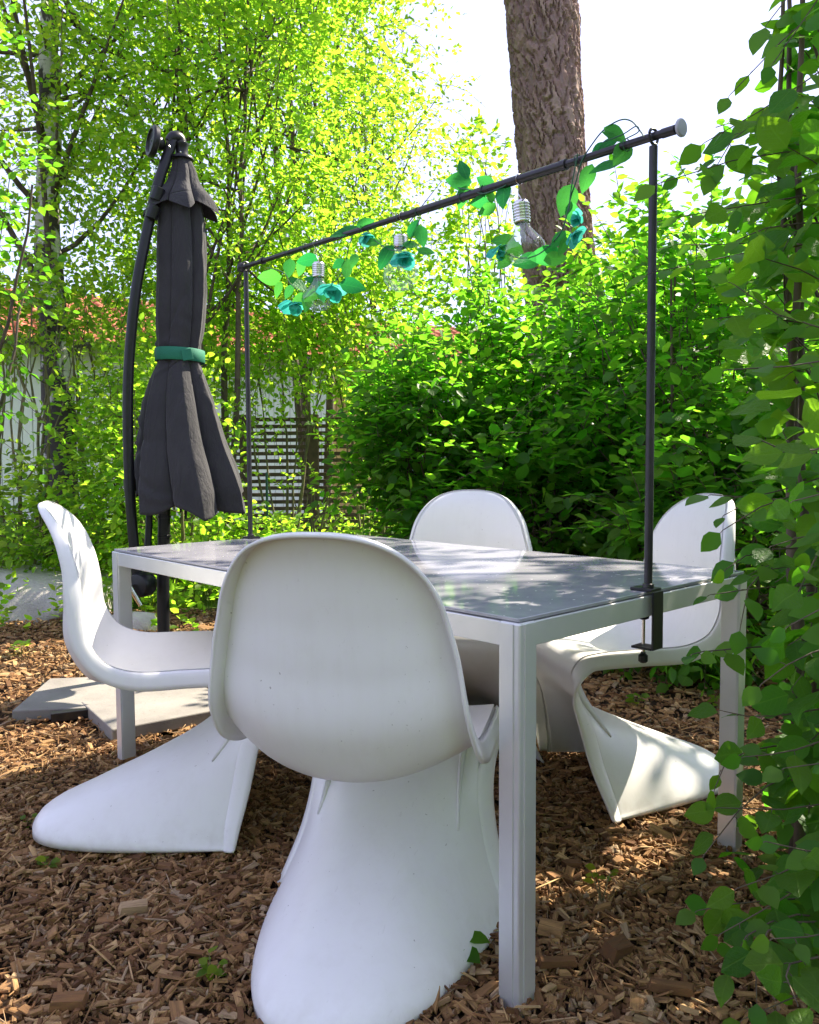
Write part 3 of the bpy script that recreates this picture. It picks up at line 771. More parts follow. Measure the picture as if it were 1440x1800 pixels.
for f_ in ((517, 532, 52, 10), (584, 502, 56, 0), (642, 414, 40, 20), (713, 446, 58, -5), (1020, 381, 40, -60), (1006, 411, 50, 50), (877, 437, 46, 30)): flower(*f_)
def vine(pts, dy=0.0, r=.0016):
    tube('vine', [at(px, py, bar_p(min(max(px, 430), 1180))[1] + dy) for px, py in pts], r, M_WIRE, gl, 5, True, len(pts) * 5)
vine([(470, 470), (500, 480), (512, 500), (540, 515), (585, 497), (605, 470), (612, 440), (620, 415)])
vine([(600, 412), (640, 402), (662, 425), (690, 440), (712, 436), (728, 410), (738, 385)])
vine([(805, 330), (830, 335), (850, 340), (880, 330), (890, 325)], -.012)
vine([(877, 432), (905, 452), (940, 450), (968, 430), (988, 405), (996, 380), (1004, 345), (1013, 318), (1022, 285), (1040, 255), (1062, 228), (1090, 211), (1110, 213), (1125, 230), (1132, 240)], -.012)
vine([(1016, 270), (1010, 300), (1004, 335), (1000, 372)], -.016)
vine([(1060, 250), (1095, 236), (1118, 222), (1122, 232), (1100, 244)], -.014, .0013)
for px in (509, 536, 640, 702, 735, 812, 850, 1015, 1100):
    P0 = bar_p(px); n_ = unit(np.cross(BD, [0, 0, 1.0]))
    tube('tie', [P0 + BD * (.004 * (t / 6.28)) + .0125 * (n_ * math.sin(t) + np.array([0, 0, math.cos(t)])) for t in np.linspace(0, 6.28, 14)], .0012, M_WIRE, gl, 5)

# ------------------------------------------------------------------ parasol
UY = 3.62
def ua(px, py, dy=0.0): return at(px, py, UY + dy)
mb = atz(286, 1195, 0.0); mb = np.array([at(286, 1100, UY)[0], UY, 0.0])
um = thing('cantilever_parasol', 'closed charcoal cantilever parasol tied with a green strap', 'parasol', tuple(mb))
mt = ua(292, 800)
tube('mast', [mb + [0, 0, .045], ua(287, 1010), ua(290, 850), mt], .0275, M_BLACK, um, 16)
for py in (884, 908, 942, 958): lathe('mast_ring', ua(289, py) - [0, 0, .006], (0, 0, 1), [(0, .029), (.001, .0305), (.011, .0305), (.012, .029)], M_BLACK, um, 18)
tube('curved_arm', [ua(243, 1030, -.1), ua(234, 940, -.1), ua(228, 850, -.1), ua(225, 740, -.1), ua(227, 640, -.1), ua(238, 520, -.1), ua(256, 420, -.08), ua(275, 335, -.06), ua(292, 280, -.04), ua(305, 243, -.02)], .0225, M_BLACK, um, 14, True, 60)
for px, py in ((229, 852), (273, 340), (265, 372)): lathe('arm_sleeve', ua(px, py, -.09) - [0, 0, .03], unit(ua(px + (4 if py < 600 else -1), py - 12, -.09) - ua(px, py, -.09)), [(0, .0225), (.002, .026), (.055, .026), (.057, .0225)], M_BLACK, um, 16)
tube('brace', [ua(264, 850, -.03), ua(262, 925, -.04), ua(258, 1000, -.06), ua(252, 1022, -.08)], .016, M_BLACK, um, 8)
cx = unit(np.array([-.35, -1, 0]))
ch = lathe('crank_housing', ua(251, 1027, -.1) + cx * -.045, cx, [(0, .03), (.004, .046), (.02, .055), (.07, .055), (.085, .047), (.09, .02)], M_BLACK, um, 24)
hp = ua(246, 1026, -.1) + cx * .07
tube('crank_handle', [hp - cx * .03, hp], .008, M_CHROME, ch, 10)
tube('crank_handle', [hp, hp + (ua(252, 1058, -.1) - ua(232, 1024, -.1))], [.0125, .0105], M_CHROME, ch, 8)
hh = hp + (ua(250, 1056, -.1) - ua(232, 1024, -.1))
# top joint, tilt wheel and cap
tube('top_joint', [ua(297, 250, -.03), ua(306, 241, -.02), ua(316, 245, 0), ua(321, 262, 0)], [.021, .026, .026, .022], M_BLACK, um, 12, True, 16)
wx = unit(np.array([-.80, -.55, .12]))
wl = lathe('tilt_wheel', ua(288, 255, -.03), wx, [(0, .02), (.01, .028), (.03, .03), (.032, .058), (.036, .066), (.052, .068), (.060, .062), (.062, .05), (.054, .046), (.052, .012), (.058, .003)], M_BLACK, um, 32)
lathe('cap', ua(320, 279), (0, 0, 1), [(-.006, .052), (0, .052), (.006, .048), (.008, .030), (.022, .027), (.050, .027), (.056, .031), (.064, .031), (.070, .02), (.072, .002)], M_BLACK, um, 22)
lathe('bolt', ua(298, 258, -.06), (-.5, -1, 0), [(0, .006), (.006, .006), (.008, .001)], M_CHROME, um, 8)
lathe('bolt', ua(318, 268, -.03), (-.2, -1, 0), [(0, .004), (.006, .004), (.008, .001)], M_CHROME, um, 8)
# canopy: pleated cloth hanging from the hub
def cloth_loft(name, prof, nth, folds, hem, seed, amp, drift=0.0, ncr=46):
    """prof: (py, px_left, px_right) ; folds: pleat count ; hem(theta)-> extra drop in m"""
    rg_ = np.random.default_rng(seed); prof = np.array(prof, float); ns = 150
    tt = np.linspace(0, 1, ns); pp = cspl(np.linspace(0, 1, len(prof)), prof, tt)
    th = np.linspace(0, 2 * np.pi, nth, endpoint=False)
    phs = np.cumsum(rg_.uniform(.72, 1.28, folds)); phs = np.concatenate([[0], phs / phs[-1] * 2 * np.pi])
    seg = np.searchsorted(phs, th, side='right') - 1; loc = (th - phs[seg]) / (phs[seg + 1] - phs[seg])
    depth = rg_.uniform(.65, 1.2, folds)[seg]
    skew = rg_.uniform(.28, .72, folds)[seg]
    cusp = np.where(loc < skew, loc / skew, (1 - loc) / (1 - skew))           # 0 in the valley, 1 on the ridge
    creases = [(rg_.uniform(.15, 1.0), rg_.uniform(0, 6.28), rg_.uniform(-.16, .16), rg_.uniform(.006, .016), rg_.choice([-1, 1]) * rg_.uniform(.003, .009)) for _ in range(ncr)]
    V = []
    for i in range(ns):
        py, xl, xr = pp[i]; c = ua((xl + xr) / 2, py); rr = 1.07 * (xr - xl) / 2 / FPX * UY
        a_ = amp(tt[i]) * depth
        pl = (1 - a_) + a_ * np.power(cusp, .62)
        wr = 0.014 * np.sin(3 * th + 5 * tt[i] + seed) + 0.010 * np.sin(7 * th - 11 * tt[i])
        cr_ = np.zeros(nth)
        for (t0, a0, sl, wd, am) in creases:
            dth = (th - a0 + np.pi) % (2 * np.pi) - np.pi
            cr_ += am * np.exp(-((tt[i] - t0 - sl * dth) / wd) ** 2) * np.exp(-(dth / .55) ** 2)
        rad = rr * (pl + wr) + cr_ * min(1, 3 * tt[i]) * (1 + 0.0 * th); dz = hem(th, cusp) * tt[i] ** 6
        tw = th + 0.25 * tt[i] * drift
        V.append(np.stack([c[0] + rad * np.cos(tw), c[1] + .82 * rad * np.sin(tw), c[2] - dz], -1))
    V = np.array(V).reshape(-1, 3); i = np.arange(ns * nth).reshape(ns, nth)
    F = np.stack([i[:-1], np.roll(i[:-1], -1, 1), np.roll(i[1:], -1, 1), i[1:]], -1).reshape(-1, 4)
    o = mesh(name, V, F, M_CLOTH, um, True); s_ = o.modifiers.new('cloth', 'SOLIDIFY'); s_.thickness = .0025
    o.data.set_sharp_from_angle(angle=R(48)); return o
cloth_loft('canopy', [(285, 312, 330), (330, 300, 345), (365, 283, 357), (420, 280, 363), (500, 279, 365), (570, 278, 361), (612, 280, 354), (640, 279, 354), (668, 268, 364), (710, 256, 381), (770, 246, 402), (820, 240, 426), (866, 240, 442)],
           360, 7, lambda th, c: .085 * np.cos(th - 4.85) + .07 * c - .03 + .02 * np.sin(5 * th), 9, lambda t: .26 + .30 * min(1, abs(t - .57) * 2.2) * (1 if t > .57 else .75), .6)
cloth_loft('vent_flap', [(281, 306, 334), (300, 303, 343), (325, 293, 352), (350, 272, 370), (370, 257, 384)], 240, 6, lambda th, c: .05 * c - .02, 4, lambda t: .08 + .34 * t, .3, 5)
stp = ua(316, 626)
bm = bmesh.new(); th = np.linspace(0, 2 * np.pi, 48, endpoint=False); ring = []
for z_, k_ in ((-.028, 1.0), (-.026, 1.02), (.026, 1.02), (.028, 1.0)):
    ring.append([bm.verts.new((stp[0] + .107 * k_ * math.cos(t) * (1 + .015 * math.sin(5 * t)), stp[1] + .089 * k_ * math.sin(t), stp[2] + z_ + .006 * math.sin(t + 2) - .01 * math.cos(t))) for t in th])
for a, b in zip(ring[:-1], ring[1:]):
    for i in range(48): bm.faces.new((a[i], a[(i + 1) % 48], b[(i + 1) % 48], b[i]))
o = bm_obj('strap', bm, M_STRAP, um, True); s_ = o.modifiers.new('thick', 'SOLIDIFY'); s_.thickness = .0015
a_ = -1.05; vp = np.array([stp[0] + .109 * math.cos(a_), stp[1] + .091 * math.sin(a_), stp[2] - .004])
box('strap_end', vp + unit(np.array([math.cos(a_), math.sin(a_) * 1.2, 0])) * .002, axes(unit(np.array([-math.sin(a_) * .1, math.cos(a_) * .085, .02]))), (.045, .003, .048), M_STRAP, o, .001)
for k, (px, py) in enumerate(((306, 885), (318, 900), (327, 912), (345, 908), (337, 896), (360, 900))):
    tube('rib', [ua(316 + k * 2, 700), ua(px, py - 40, .01 * k), ua(px, py, .01 * k)], .006, M_BLACK, um, 6)
# cross foot under the slabs, with weights
for a_ in (.35, 1.92):
    d_ = np.array([math.cos(a_), math.sin(a_), 0])
    box('cross_foot', mb + [0, 0, .028], axes(d_), (1.02, .05, .03) if a_ < 1 else (.48, .05, .028), M_BLACK, um, .003)
lathe('mast_socket', mb + [0, 0, .044], (0, 0, 1), [(0, .06), (.02, .058), (.03, .036), (.10, .034), (.102, .028)], M_BLACK, um, 20)
def slab(label, c, yaw, sx, sy, sz=.045, tilt=0.0):
    ax_ = np.array(Matrix.Rotation(yaw, 3, 'Z') @ Matrix.Rotation(tilt, 3, 'X')).T
    bm = bmesh.new(); bm_box(bm, c, ax_, (sx, sy, sz), .005, 2)
    o = bm_obj('paving_slab', bm, M_SLAB); return tag(o, label, 'paving slab', 'concrete slabs weighing down the parasol foot')
s1 = atz(118, 1222, .045); s2 = atz(262, 1246, .045)
slab('sunlit concrete slab at the left edge of the parasol foot', (s1[0] + .07, s1[1] + .06, .022), .12, .46, .46, .045, .01)
slab('concrete slab nearest the table leg with chips lying on it', (s2[0] + .02, s2[1] + .06, .024), .62, .48, .44, .048, -.012)
slab('concrete slab behind the parasol mast, mostly in shade', (mb[0] + .28, mb[1] + .42, .022), .35, .46, .46)
bp = atz(127, 1257, .02)
tg = box('metal_bar', (bp[0], bp[1], .022), axes((.93, .36, .02)), (.15, .035, .035), M_BLACK, None, .002); tag(tg, 'short black square bar end lying between the two slabs', 'metal bar')

# ------------------------------------------------------------------ boulder
def boulder(name, label, c, r, seed, mat):
    bm = bmesh.new(); bmesh.ops.create_icosphere(bm, subdivisions=5, radius=1.0); rg_ = np.random.default_rng(seed)
    ds = unit(rg_.normal(0, 1, (14, 3))); off = rg_.uniform(.72, .95, 14); ph = rg_.uniform(0, 6, (8, 3)); fr = rg_.uniform(2, 7, (8, 3))
    for v in bm.verts:
        p = np.array(v.co); d_ = unit(p); k = 1.0
        cc = ds @ d_
        for q, o_ in zip(cc, off):
            if q > .05: k = min(k, o_ / q)
        k += .012 * sum(math.sin(fr[i] @ d_ + ph[i, 0]) for i in range(8))
        v.co = tuple(np.array(c) + d_ * k * np.array(r))
    o = bm_obj(name, bm, mat, None, True); return tag(o, label, 'boulder')
bc = atz(30, 1092, 0.0)
boulder('boulder', 'large pale sunlit boulder at the left edge of the mulch', (bc[0] - .32, bc[1] + .55, .05), (.80, .75, .27), 8, M_STONE)
boulder('boulder', 'grey flat stone lying behind the parasol mast', (at(236, 1080, 4.9)[0], 4.9, .0), (.22, .16, .09), 5, M_STONE)

# ------------------------------------------------------------------ fence
FY = 10.0
fn = thing('slat_fence', 'dark brown horizontal slat fence behind the parasol', 'fence', tuple(at(432, 900, FY) * [1, 1, 0]))
ppx = [330, 432, 552, 672, 792]
fx = [at(p, 820, FY)[0] for p in ppx]; zt = at(500, 733, FY)[2]; rg = np.random.default_rng(31)
for x_ in fx: box('post', (x_, FY, (zt + .03) / 2 - .04), EYE, (.125, .10, zt + .11), M_FENCE, fn, .006)
pitch = 12.0 / FPX * FY
for a, b in zip(fx[:-1], fx[1:]):
    for k in range(19):
        z_ = zt - .03 - k * pitch
        if z_ < .03: break
        box('slat', ((a + b) / 2, FY + rg.normal(0, .003), z_ + rg.normal(0, .002)), axes((1, 0, rg.normal(0, .003))), (b - a - .127, .022, .046), M_FENCE, fn, .002)
sp = at(470, 905, 7.6)
tag(lathe('garden_stake', (sp[0], 7.6, -.05), (0, 0, 1), [(0, .012), (.95, .012), (.965, .004)], M_STAKE, None, 8), 'thin green garden stake in front of the slat fence', 'garden stake')

# ------------------------------------------------------------------ house
hd = np.array([.877, .481, 0]); hn = np.array([.481, -.877, 0]); UPV = np.array([0, 0, 1.0])
h0 = np.array([-6.4, 12.6, 0]) - hd * 3.2
HLEN = 15.2; EAV = 2.95
hs = thing('house', 'white boarded house with a red tiled roof seen through the leaves', 'house', tuple(h0))
HAX = np.array([hd, hn, UPV])
def hp_(u_, n_, z_): return h0 + hd * u_ + hn * n_ + np.array([0, 0, z_])
bw = .155; nb = int(HLEN / bw)
bmw = bmesh.new(); bm_box(bmw, hp_(HLEN / 2, -3.62, 1.4), HAX, (HLEN - .02, 6.9, 2.92), 0); bm_obj('wall', bmw, M_WALL, hs)
WIN = (1.1, 2.1, .95, 2.15)
for k in range(nb):
    u_ = (k + .5) * bw; mat_ = M_OCHRE if 8.9 < u_ < 10.4 or u_ > 12.2 else M_WALL
    segs = [(-.05, EAV)]
    if WIN[0] - .05 < u_ < WIN[1] + .05: segs = [(-.05, WIN[2] - .05), (WIN[3] + .05, EAV)]
    for z0, z1 in segs: box('wall_board', hp_(u_, -.15, (z0 + z1) / 2), HAX, (bw - .012, .028, z1 - z0), mat_, hs)
wf = None
bm = bmesh.new(); u0, u1, z0, z1 = WIN
for c_, s_ in (((u0 + u1) / 2, ((u1 - u0) + .1, .06, .07)),):
    bm_box(bm, hp_(c_, -.13, z0), HAX, s_); bm_box(bm, hp_(c_, -.13, z1), HAX, s_)
for u_ in (u0, u1, (u0 + u1) / 2): bm_box(bm, hp_(u_, -.132, (z0 + z1) / 2), HAX, (.07 if u_ != (u0 + u1) / 2 else .045, .06, z1 - z0 - .07))
wf = bm_obj('window', bm, M_WALL, hs)
box('pane', hp_((u0 + u1) / 2, -.15, (z0 + z1) / 2), HAX, (u1 - u0 - .07, .01, z1 - z0 - .07), M_PANE, wf)
SL = R(21); sdn = hn * math.cos(SL) - UPV * math.sin(SL); snr = hn * math.sin(SL) + UPV * math.cos(SL)
e0 = hp_(-.4, .45, EAV - .02); RLEN = 4.3
rf = box('roof', e0 + hd * (HLEN + .8) / 2 - sdn * RLEN / 2 - snr * .05, np.array([hd, sdn, snr]), (HLEN + .8, RLEN, .05), M_TRIM, hs)
sdb = -hn * math.cos(SL) - UPV * math.sin(SL)
rdg = e0 - sdn * RLEN
box('roof_back', rdg + hd * (HLEN + .8) / 2 + sdb * RLEN / 2 + np.array([0, 0, -.06]), np.array([hd, sdb, unit(np.cross(hd, sdb))]), (HLEN + .8, RLEN - .1, .05), M_TILE, hs)
tw_, tl_ = .30, .36
xs = np.linspace(0, 1, 9); zc_ = .035 * np.sin(xs * 2 * np.pi) * (xs < .62) + .012 * np.sin(xs * 6.28)
tv = np.array([[(x - .5) * tw_, s_ * (tl_ / 2 + .02), z_ + (.018 if s_ > 0 else 0.0)] for s_ in (-1, 1) for x, z_ in zip(xs, zc_)] + [[(x - .5) * tw_, tl_ / 2 + .02, z_ - .004] for x, z_ in zip(xs, zc_)])
tf = [(i, i + 1, 9 + i + 1, 9 + i) for i in range(8)] + [(9 + i, 9 + i + 1, 18 + i + 1, 18 + i) for i in range(8)]
TM = rawmesh('roof_tile', tv, tf, M_TILE, True)
cand = []
for r_ in range(int(RLEN / tl_)):
    for c_ in range(int((HLEN + .8) / tw_)):
        cand.append(e0 + hd * (c_ + .5) * tw_ - sdn * (r_ * tl_ + tl_ / 2 - .06) + snr * .012)
cand = np.array(cand); vis = (720 + FPX * ((cand - CAM) @ CR) / ((cand - CAM) @ CF))
order = np.argsort(np.where((vis > -30) & (vis < 760), np.linalg.norm(cand - CAM, axis=1), 1e6))
for i in order[:300]:
    o = bpy.data.objects.new('roof_tile', TM); link(o, hs); m_ = Matrix.Identity(4); p_ = cand[i] - h0
    for a in range(3): m_[a][0], m_[a][1], m_[a][2], m_[a][3] = hd[a], sdn[a], snr[a], p_[a]
    o.matrix_local = m_
rest = cand[order[300:]]
V = rest[:, None] + tv[None, :, :1] * hd + tv[None, :, 1:2] * sdn + tv[None, :, 2:] * snr
F = (np.array(tf)[None] + (np.arange(len(rest)) * len(tv))[:, None, None]).reshape(-1, 4)
tag(mesh('roof_tiles', V.reshape(-1, 3), F, M_TILE, hs, True, np.repeat(np.random.default_rng(2).uniform(0, 1, len(rest)), len(tv))), kind='stuff')
tube('gutter', [e0 + sdn * .03 - UPV * .04, e0 + sdn * .03 - UPV * .04 + hd * (HLEN + .8)], .06, M_TRIM, hs, 8)

# ------------------------------------------------------------------ pine trunk
def pine():
    rg = np.random.default_rng(41)
    Yp = 7.2
    c0 = at(1008, 840, Yp) * [1, 1, 0] + [0, 0, -.1]; c1 = at(988, 540, Yp); c2 = at(950, 0, Yp); c3 = c2 + (c2 - c1) * 2.2
    root = thing('pine_tree', 'tall thick pine trunk with plated brown bark rising behind the hedge', 'pine tree', tuple(c0))
    ts = np.array([0, c1[2] / c3[2], c2[2] / c3[2], 1.0]); ctr = np.array([c0, c1, c2, c3])
    nz, nth = 560, 300; zz = np.linspace(0, 1, nz) ** 1.0
    cc = cspl(ts, ctr, zz); r0 = np.interp(cc[:, 2], [0, .35, 2.4, 5.1, 12], [.40, .345, .318, .315, .27])
    H = c3[2]; circ = 2 * np.pi * .31
    th = np.linspace(0, 2 * np.pi, nth, endpoint=False)
    # bark plates: elongated cells on the unrolled trunk
    n = 2100; fz = rg.uniform(0, H, n); fu = rg.uniform(0, circ, n); fz = np.concatenate([fz] * 3); fu = np.concatenate([fu - circ, fu, fu + circ]); hv = np.tile(rg.uniform(0, 1, n), 3)
    disp = np.zeros((nz, nth)); tone = np.zeros((nz, nth)); st = 3.8
    U = th / (2 * np.pi) * circ
    so = np.argsort(fz); fz, fu, hv = fz[so], fu[so], hv[so]
    for i in range(nz):
        z = cc[i, 2]; a, b = np.searchsorted(fz, [z - .45, z + .45])
        uw = U + .030 * np.sin(z * 7 + 3 * U) + .014 * np.sin(z * 23 + U * 17 + 2 * np.sin(U * 9)) + .008 * np.sin(z * 71 + U * 41) + .005 * np.sin(z * 150 - U * 77)
        zw = z + .05 * np.sin(U * 14 + z * 3) + .03 * np.sin(U * 47 + z * 9)
        d = np.sqrt(((fz[None, a:b] - zw[:, None]) / st) ** 2 + (fu[None, a:b] - uw[:, None]) ** 2)
        k = np.argpartition(d, 1, axis=1)[:, :2]; dd = np.take_along_axis(d, k, 1); f1, f2 = dd.min(1), dd.max(1); near = k[np.arange(nth), dd.argmin(1)]
        e = np.clip((f2 - f1) / .016, 0, 1); e = e * e * (3 - 2 * e)
        hh = hv[a:b][near]
        disp[i] = -.030 * (1 - e) + .016 * (hh - .5) * e + .003 * np.sin(U * 60 + z * 25 + 2 * np.sin(z * 40)) * e + .0018 * np.sin(U * 170 + 9 * np.sin(z * 31)) + .0022 * np.sin(z * 60 + 7 * np.sin(U * 33)) + .02 * np.sin(2 * th + z * 1.3) + .012 * np.sin(3 * th - z * 2.1); tone[i] = hh
    V = np.stack([cc[:, None, 0] + (r0[:, None] + disp) * np.cos(th), cc[:, None, 1] + (r0[:, None] + disp) * np.sin(th), np.broadcast_to(cc[:, None, 2], disp.shape)], -1)
    i = np.arange(nz * nth).reshape(nz, nth); F = np.stack([i[:-1], np.roll(i[:-1], -1, 1), np.roll(i[1:], -1, 1), i[1:]], -1).reshape(-1, 4)
    mesh('trunk', V.reshape(-1, 3), F, M_PINE, root, False, tone.ravel())
    # high crown, above the frame
    tgt = np.array(c3) + rg.normal(0, 1, (26, 3)) * [1.5, 1.5, .9] + [0, 0, .2]
    V, F = limbs(rg, [c2 + (c3 - c2) * .55, c3], tgt, .06, .012); tag(mesh('boughs', V, F, M_PINE, root, True), kind='stuff')
    st_ = np.repeat(tgt, 60, 0) + rg.normal(0, .34, (1560, 3)); p, a, nr, sz, tp = twig_leaves(rg, st_, rg.normal(0, 1, (1560, 3)), np.full(1560, .3), 8, .14, .1)
    V, F = inst((D4[0] * [1, .25, 1], D4[1]), p, a, nr, sz); tag(mesh('needles', V, F, M_NEEDLE, root, True, np.repeat(rg.uniform(0, 1, len(p)), 4)), kind='stuff')
pine()

# ------------------------------------------------------------------ leafy trees and shrubs
def crown_tree(name, label, cat, base, ctr_px, Y, rx, ry, rz, seed, ncl, per, nl, size, tlen, mat, stems, wmat=M_TWIG, trunk_r=.07, group=None, upn=.7, droop=.3, extra=None, spread=.17, shell=.3, trunk_mat=None, tp=D4):
    rg = np.random.default_rng(seed)
    c = at(ctr_px[0], ctr_px[1], Y)
    st, dr, cl = clump_points(rg, c, (rx, ry, rz), ncl, per, shell, spread)
    k_ = st[:, 2] > .25; st, dr = st[k_], dr[k_]
    dr[:, 2] += .25
    ln = tlen * rg.uniform(.6, 1.3, len(st))
    p, a, n, s, tw = twig_leaves(rg, st, dr, ln, nl, size, droop, upn, .55)
    sets = [(p, a, n, s)]
    b = np.array(base, float)
    wood = []
    lead = []
    for i in range(stems):
        ang = rg.uniform(0, 6.28); top = c + np.array([math.cos(ang) * rx * .42, math.sin(ang) * ry * .42, rz * rg.uniform(.35, .8)])
        if stems == 1: top = c + np.array([0, 0, rz * .7])
        s0 = b + np.array([math.cos(ang), math.sin(ang), 0]) * (.12 if stems > 1 else 0)
        t = np.linspace(0, 1, 14)[:, None]; mid = (s0 + top) / 2 + np.array([0, 0, .25 * top[2] * .5])
        pl = (1 - t) ** 2 * s0 + 2 * t * (1 - t) * mid + t ** 2 * top; pl += np.cumsum(rg.normal(0, .018, pl.shape), 0) * [1, 1, 0]
        pl[0, 2] = -.1
        lead.append(pl)
        rr = trunk_r * (1 - .88 * t[:, 0]) * (1 if stems == 1 else rg.uniform(.6, 1))
        if not (stems == 1 and trunk_mat): wood.append(tubes(pl[None], rr[None], 7, False))
    for i, pl in enumerate(lead):
        tg = cl[i::len(lead)][::3]
        wood.append(limbs(rg, pl, tg, trunk_r * (.34 if stems > 1 else .2), .004, start=(.3, .85)))
    sub = rg.permutation(len(tw))[:int(len(tw) * .2)]
    wood.append(tubes(tw[sub], np.linspace(.0035, .0012, 4)[None] * np.ones((len(sub), 1)) * (size / .05), 3, False))
    root = plant(name, label, cat, b, mat, sets, wood, wmat, group, tp=tp)
    if stems == 1 and trunk_mat:
        pl = lead[0]; t = np.linspace(0, 1, 60); q = cspl(np.linspace(0, 1, len(pl)), pl, t)
        rr = trunk_r * (1 - .8 * t) * (1 + .35 * np.exp(-t * 30)) * (1 + .06 * np.sin(t * 40) * rg.uniform(.5, 1, 60))
        V, F = tubes(q[None], rr[None], 28, False); o = mesh('trunk', V, F, trunk_mat, root, True)
    return root

def gb(px, Y): return (at(px, 900, Y)[0], Y, -.08)
# birch at the left
crown_tree('birch_tree', 'white and black barked birch standing in front of the house at the left', 'birch tree', gb(112, 7.0), (70, 10), 7.2, 1.7, 1.4, 2.3, 51, 85, 22, 9, .062, .42, M_LEAF_BIRCH, 1, trunk_r=.155, trunk_mat=M_BIRCH)
# bright multi-stemmed tree in the middle
crown_tree('leafy_tree', 'bright yellow green multi-stemmed tree filling the upper left', 'tree', gb(395, 7.4), (420, 190), 7.4, 1.45, 1.1, 2.5, 52, 140, 25, 9, .060, .40, M_LEAF_SPRING, 4, trunk_r=.05)
crown_tree('leafy_tree', 'taller yellow green tree whose leaf edge meets the white sky', 'tree', gb(560, 11.2), (520, -60), 10.6, 1.45, 1.2, 3.8, 53, 95, 22, 9, .072, .48, M_LEAF_SPRING, 3, trunk_r=.08)
crown_tree('birch_tree', 'thin drooping birch with sparse sprays against the sky left of the pine', 'birch tree', gb(690, 10.5), (690, 285), 10.5, .98, .8, 1.7, 54, 44, 16, 10, .060, .6, M_LEAF_BIRCH, 2, trunk_r=.05, droop=.7, shell=.1)
# undergrowth shrubs between the parasol and the house
SH = [
 ('light green bush with thin stems right of the birch trunk', 215, 800, 6.4, .42, .5, .85, 61, 42, .055, M_LEAF_SPRING),
 ('yellow green bush directly behind the closed parasol', 290, 830, 6.0, .42, .5, .80, 62, 44, .055, M_LEAF_SPRING),
 ('tall yellow bush above the left part of the slat fence', 500, 545, 8.6, 1.05, .6, .66, 63, 70, .062, M_LEAF_SPRING),
 ('yellow green bush glowing left of the hedge top', 655, 560, 8.8, .80, .7, .9, 64, 66, .064, M_LEAF_SPRING),
 ('thin yellow leaved sapling between the pine and the middle bulb', 850, 400, 8.4, .42, .4, .95, 65, 22, .070, M_LEAF_SPRING),
 ('low bush in front of the house wall behind the left chair', 40, 915, 6.0, .7, .6, .36, 66, 36, .055, M_LEAF_BIRCH),
 ('small bush at the foot of the birch', 135, 950, 5.9, .5, .35, .34, 67, 26, .050, M_LEAF_SPRING),
 ('bush with pale leaves low in front of the fence', 560, 890, 8.2, .75, .5, .35, 68, 9, .058, M_LEAF_SPRING),
 ('low bush between the parasol mast and the fence', 395, 985, 6.4, .75, .4, .32, 69, 40, .050, M_LEAF_SPRING),
 ('leafy low birch spray hanging in front of the red roof', 45, 560, 6.4, .42, .4, .30, 171, 22, .055, M_LEAF_BIRCH),
 ('bright bush with small leaves between the parasol top and the rod', 330, 560, 8.8, .9, .6, .75, 172, 60, .060, M_LEAF_SPRING),
 ('slender bush with pale stems left of the parasol arm', 190, 640, 7.6, .6, .6, 1.0, 70, 30, .055, M_LEAF_BIRCH),
]
for lab, px, py, Y, rx, ry, rz, sd, ncl, sz, mt_ in SH:
    crown_tree('shrub', lab, 'shrub', gb(px, Y), (px, py), Y, rx, ry, rz, sd, ncl, 8, 8, sz, .26, mt_, 6, trunk_r=.022, group='shrubs behind the table', wmat=M_TWIGG, shell=.1, spread=.22, tp=D6)

# hedge: leaf parts on each shrub
def hedge(label, px, py, Y, rx, ry, rz, seed, ncl, per, size, mat, singles, name='hedge_shrub', cat='hedge shrub', group='shrubs of the dark hedge', nl=7, stems=9, tr=.018, tlen=.24):
    rg = np.random.default_rng(seed); c = at(px, py, Y)
    st, dr, cl = clump_points(rg, c, (rx, ry, rz), ncl, per, .25, .17); k_ = st[:, 2] > .12; st, dr = st[k_], dr[k_]
    dr[:, 2] += .15; ln = tlen * rg.uniform(.6, 1.3, len(st))
    p, a, n, s, tw = twig_leaves(rg, st, dr, ln, nl, size, .22, 1.0, .38)
    b = np.array([c[0], Y, -.08]); wood = []
    for i in range(stems):
        ang = rg.uniform(0, 6.28); q = rg.uniform(.1, .8); s0 = b + np.array([math.cos(ang) * rx * q * .7, math.sin(ang) * ry * q * .6, 0]); top = c + np.array([math.cos(ang) * rx * q, math.sin(ang) * ry * q, rz * rg.uniform(.2, .8)])
        t = np.linspace(0, 1, 10)[:, None]; pl = s0 + (top - s0) * t + np.cumsum(rg.normal(0, .012, (10, 3)), 0) * [1, 1, 0]
        wood.append(tubes(pl[None], (tr * (1 - .75 * t[:, 0]))[None] * rg.uniform(.6, 1.1), 6, False)); tg = cl[i::stems]
        wood.append(limbs(rg, pl, tg, tr * .45, .003, start=(.2, .8)))
    sub = rg.permutation(len(tw))[:int(len(tw) * .6)]; wood.append(tubes(tw[sub], np.linspace(.003, .001, 4)[None] * np.ones((len(sub), 1)), 3, False))
    return plant(name, label, cat, b, mat, [(p, a, n, s)], wood, M_TWIG, group, singles, D6, LEAF_B)
LEAF_A = leaf_t(5, .37, .42, .22, .12); LEAF_B = leaf_t(3, .36, .42, .18, .12)
hedge('hedge shrub at the left end of the hedge, next to the slat fence', 785, 790, 4.9, .48, .5, .88, 71, 52, 22, .060, M_LEAF_HEDGE, 280)
hedge('tall hedge shrub in the middle of the hedge, in front of the pine trunk', 905, 800, 5.1, .75, .5, .88, 72, 72, 22, .060, M_LEAF_HEDGE, 280)
hedge('low dark shrub right behind the backrest of the farthest chair', 940, 905, 4.45, .75, .3, .42, 75, 40, 16, .078, M_LEAF_HEDGE, 200)
